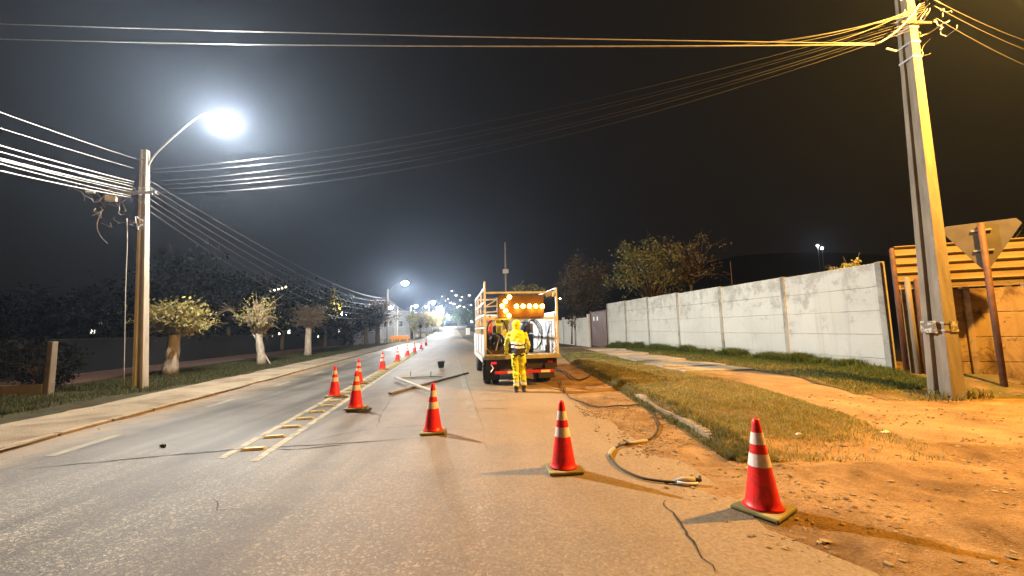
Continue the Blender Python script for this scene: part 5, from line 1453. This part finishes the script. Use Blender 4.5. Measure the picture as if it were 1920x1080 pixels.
# ------------------------------------------------------------------ worker
def remesh_obj(name, mb, voxel, parent, mats, assign=None, smooth_it=6, folds=0):
    me = bpy.data.meshes.new('tmp'); me.from_pydata(mb.v, [], mb.f); me.update()
    o = bpy.data.objects.new('tmp', me); COL.objects.link(o)
    md = o.modifiers.new('r', 'REMESH'); md.mode = 'VOXEL'; md.voxel_size = voxel
    sm = o.modifiers.new('s', 'SMOOTH'); sm.iterations = smooth_it; sm.factor = .5
    dg = bpy.context.evaluated_depsgraph_get(); dg.update()
    m2_ = bpy.data.meshes.new_from_object(o.evaluated_get(dg))
    bpy.data.objects.remove(o)
    m2_.name = name; m2_.materials.clear()
    for q in mats: m2_.materials.append(q)
    if folds:
        ns = [v.normal.copy() for v in m2_.vertices]
        for v, q in zip(m2_.vertices, ns):
            c = v.co; v.co = c + q * (folds * (noise.noise((c.x * 9, c.y * 9, c.z * 15)) + .6 * noise.noise((c.x * 22, c.y * 22, c.z * 30 + 5))))
    if assign:
        for p in m2_.polygons: p.material_index = assign(p.center)
    for p in m2_.polygons: p.use_smooth = True
    ob = bpy.data.objects.new(name, m2_); COL.objects.link(ob); ob.parent = parent
    return ob
def loft(mb, rings, n=16):
    """rings: (x,y,z,rx,ry) horizontal ellipses"""
    vs = [(x + a * math.cos(2 * math.pi * k / n), y + b * math.sin(2 * math.pi * k / n), z) for x, y, z, a, b in rings for k in range(n)]
    fs = [(i * n + k, i * n + (k + 1) % n, (i + 1) * n + (k + 1) % n, (i + 1) * n + k) for i in range(len(rings) - 1) for k in range(n)]
    fs += [tuple(range(n - 1, -1, -1)), tuple(range((len(rings) - 1) * n, len(rings) * n))]
    return mb.add(vs, fs)
fx = G(974, 736)
wk = thing('person', 'worker in yellow hi-vis suit leaning with both hands on the truck bed', 'person', (fx.x, fx.y, .0145), .06)
# local: x right, y forward (to the truck).  feet at y 0, hands on the bed edge about .80 ahead
dy = (TR.y - fx.y)
HY = dy - .03
sh_y, hip_y = .36, .06
# body (head, neck, core; one continuous mesh)
b = MB()
loft(b, [(0, hip_y, .88, .14, .10), (0, hip_y + .06, 1.02, .13, .09), (0, .20, 1.2, .14, .09), (0, sh_y, 1.42, .16, .09), (0, sh_y + .03, 1.47, .08, .07), (0, sh_y + .07, 1.54, .06, .06)])
b.ball((0, sh_y + .13, 1.635), (.078, .098, .115), 14)
b.ball((0, sh_y + .235, 1.62), (.014, .02, .02), 6)
for s_ in (-1, 1):
    b.ball((s_ * .08, sh_y + .125, 1.63), (.012, .02, .03), 6)
    ft_ = (-.075, .0) if s_ < 0 else (.115, .09)
    b.tube([(s_ * .08, hip_y, .86), (s_ * .085, .045 + ft_[1] * .5, .52), (ft_[0], ft_[1], .1)], [.075, .05, .038], 10)
body = remesh_obj('body', b, .014, wk, [A_SKIN])
# trousers
tr = MB()
loft(tr, [(0, hip_y, .82, .165, .125), (0, hip_y + .005, .90, .175, .13), (0, hip_y + .02, .98, .165, .12), (0, hip_y + .04, 1.03, .15, .11)])
LF, RF = (-.075, .0, .1), (.115, .09, .1)
for s_, ft in ((-1, LF), (1, RF)):
    kx = s_ * .085 + (.01 if s_ < 0 else 0)
    tr.tube([(s_ * .085, hip_y, .92), (s_ * .09, hip_y - .01, .76), (kx, .045 + ft[1] * .5, .52), (ft[0], ft[1] + .0, .34), (ft[0], ft[1], .15)], [.105, .098, .076, .074, .070], 14)
    tr.ball((kx, ft[1] * .4 - .01, .44), (.075, .075, .05), 10)
def tass(c):
    if .04 < c.z < .16 or .18 < c.z < .275: return 1
    return 0
tro = remesh_obj('trousers', tr, .012, wk, [A_HIVIS, A_SILV], tass, 5, .022)
for s_ in (-1, 1):
    MB().box((s_ * .085, hip_y - .128, .895), (.11, .02, .045), Matrix.Rotation(-.25 * s_, 3, 'Y')).build('pocket', A_NAVY, tro, bevel=.008)
MB().box((.195, .02, .66), (.02, .10, .12)).build('pocket', A_NAVY, tro, bevel=.008)
# jacket
jk = MB()
loft(jk, [(0, hip_y + .01, .885, .178, .138), (0, hip_y + .02, .94, .175, .135), (0, hip_y + .04, 1.02, .168, .125), (0, .17, 1.14, .172, .13), (0, .25, 1.26, .19, .135), (0, .31, 1.36, .205, .135), (0, sh_y, 1.44, .19, .12), (0, sh_y + .04, 1.50, .12, .10), (0, sh_y + .07, 1.54, .085, .08)], 20)
for s_ in (-1, 1):
    S0 = Vector((s_ * .175, sh_y - .01, 1.43)); E = Vector((s_ * .29, sh_y + .02, 1.15)); Hn = Vector((s_ * .27, HY - .08, .905))
    jk.tube([S0, S0.lerp(E, .5), E, E.lerp(Hn, .5), Hn], [.078, .07, .06, .052, .045], 14)
def jass(c):
    if abs(c.x) > .212 and c.y > .2: return 3 if .0 < c.z < 1.0 and False else (1 if 1.17 < c.z < 1.21 and abs(c.x) > .24 else 2)
    z_ = c.z + .012 * math.sin(c.x * 14 + 1)
    if z_ < 1.075: return 4
    if 1.075 < z_ < 1.13 or 1.165 < z_ < 1.22: return 1
    if 1.13 <= z_ <= 1.165: return 4
    return 0
jo = remesh_obj('jacket', jk, .012, wk, [A_HIVISO, A_SILV, A_HIVIS, A_HIVIS, A_NAVY], jass, 5, .022)
# hard hat / hood
hm = MB()
hm.ball((0, sh_y + .12, 1.665), (.122, .145, .125), 16)
hm.ball((0, sh_y + .09, 1.60), (.105, .115, .09), 12)
remesh_obj('hood', hm, .010, wk, [A_HIVISO], None, 3)
# gloves with fingers round the bed edge
for s_ in (-1, 1):
    gm = MB(); hx, hy, hz_ = s_ * .27, HY - .06, .885
    gm.ball((hx, hy, hz_), (.045, .05, .022), 10)
    gm.tube([(hx, hy - .08, hz_ + .03), (hx, hy - .02, hz_ + .01)], [.036, .034], 10)
    for k in range(4):
        fx_ = hx + (-.033 + .022 * k); L_ = (.062, .075, .07, .055)[k if s_ > 0 else 3 - k]
        gm.tube([(fx_, hy + .03, hz_), (fx_ * 1.0, hy + .03 + L_ * .55, hz_ + .006), (fx_, hy + .03 + L_, hz_ - .012)], [.0115, .0105, .008], 8)
    gm.tube([(hx - s_ * .035, hy - .01, hz_), (hx - s_ * .062, hy + .02, hz_ - .004), (hx - s_ * .066, hy + .05, hz_ - .012)], [.014, .012, .009], 8)
    remesh_obj('glove', gm, .005, wk, [A_NAVY], None, 2)
# boots
for s_, ft in ((-1, LF), (1, RF)):
    bm_ = MB(); 
    bm_.tube([(ft[0], ft[1], .17), (ft[0], ft[1], .06)], [.056, .052], 12)
    bm_.ball((ft[0], ft[1] + .06, .045), (.05, .125, .045), 12)
    bm_.box((ft[0], ft[1] + .05, .014), (.09, .25, .028))
    remesh_obj('boot', bm_, .009, wk, [A_CHAS], None, 3)

# ------------------------------------------------------------------ air
hzb = MB().box((0, 185, 60), (640, 520, 124))
hm_, hn, hb = nodes_of('haze_air')
hn.nodes.remove(hb)
pv = hn.nodes.new('ShaderNodeVolumePrincipled')
pv.inputs['Color'].default_value = (.58, .74, 1, 1)
pv.inputs['Density'].default_value = HAZE
pv.inputs['Anisotropy'].default_value = .76
hn.links.new(pv.outputs[0], hn.nodes['Material Output'].inputs['Volume'])
tag(hzb.build('haze', hm_), kind='stuff')
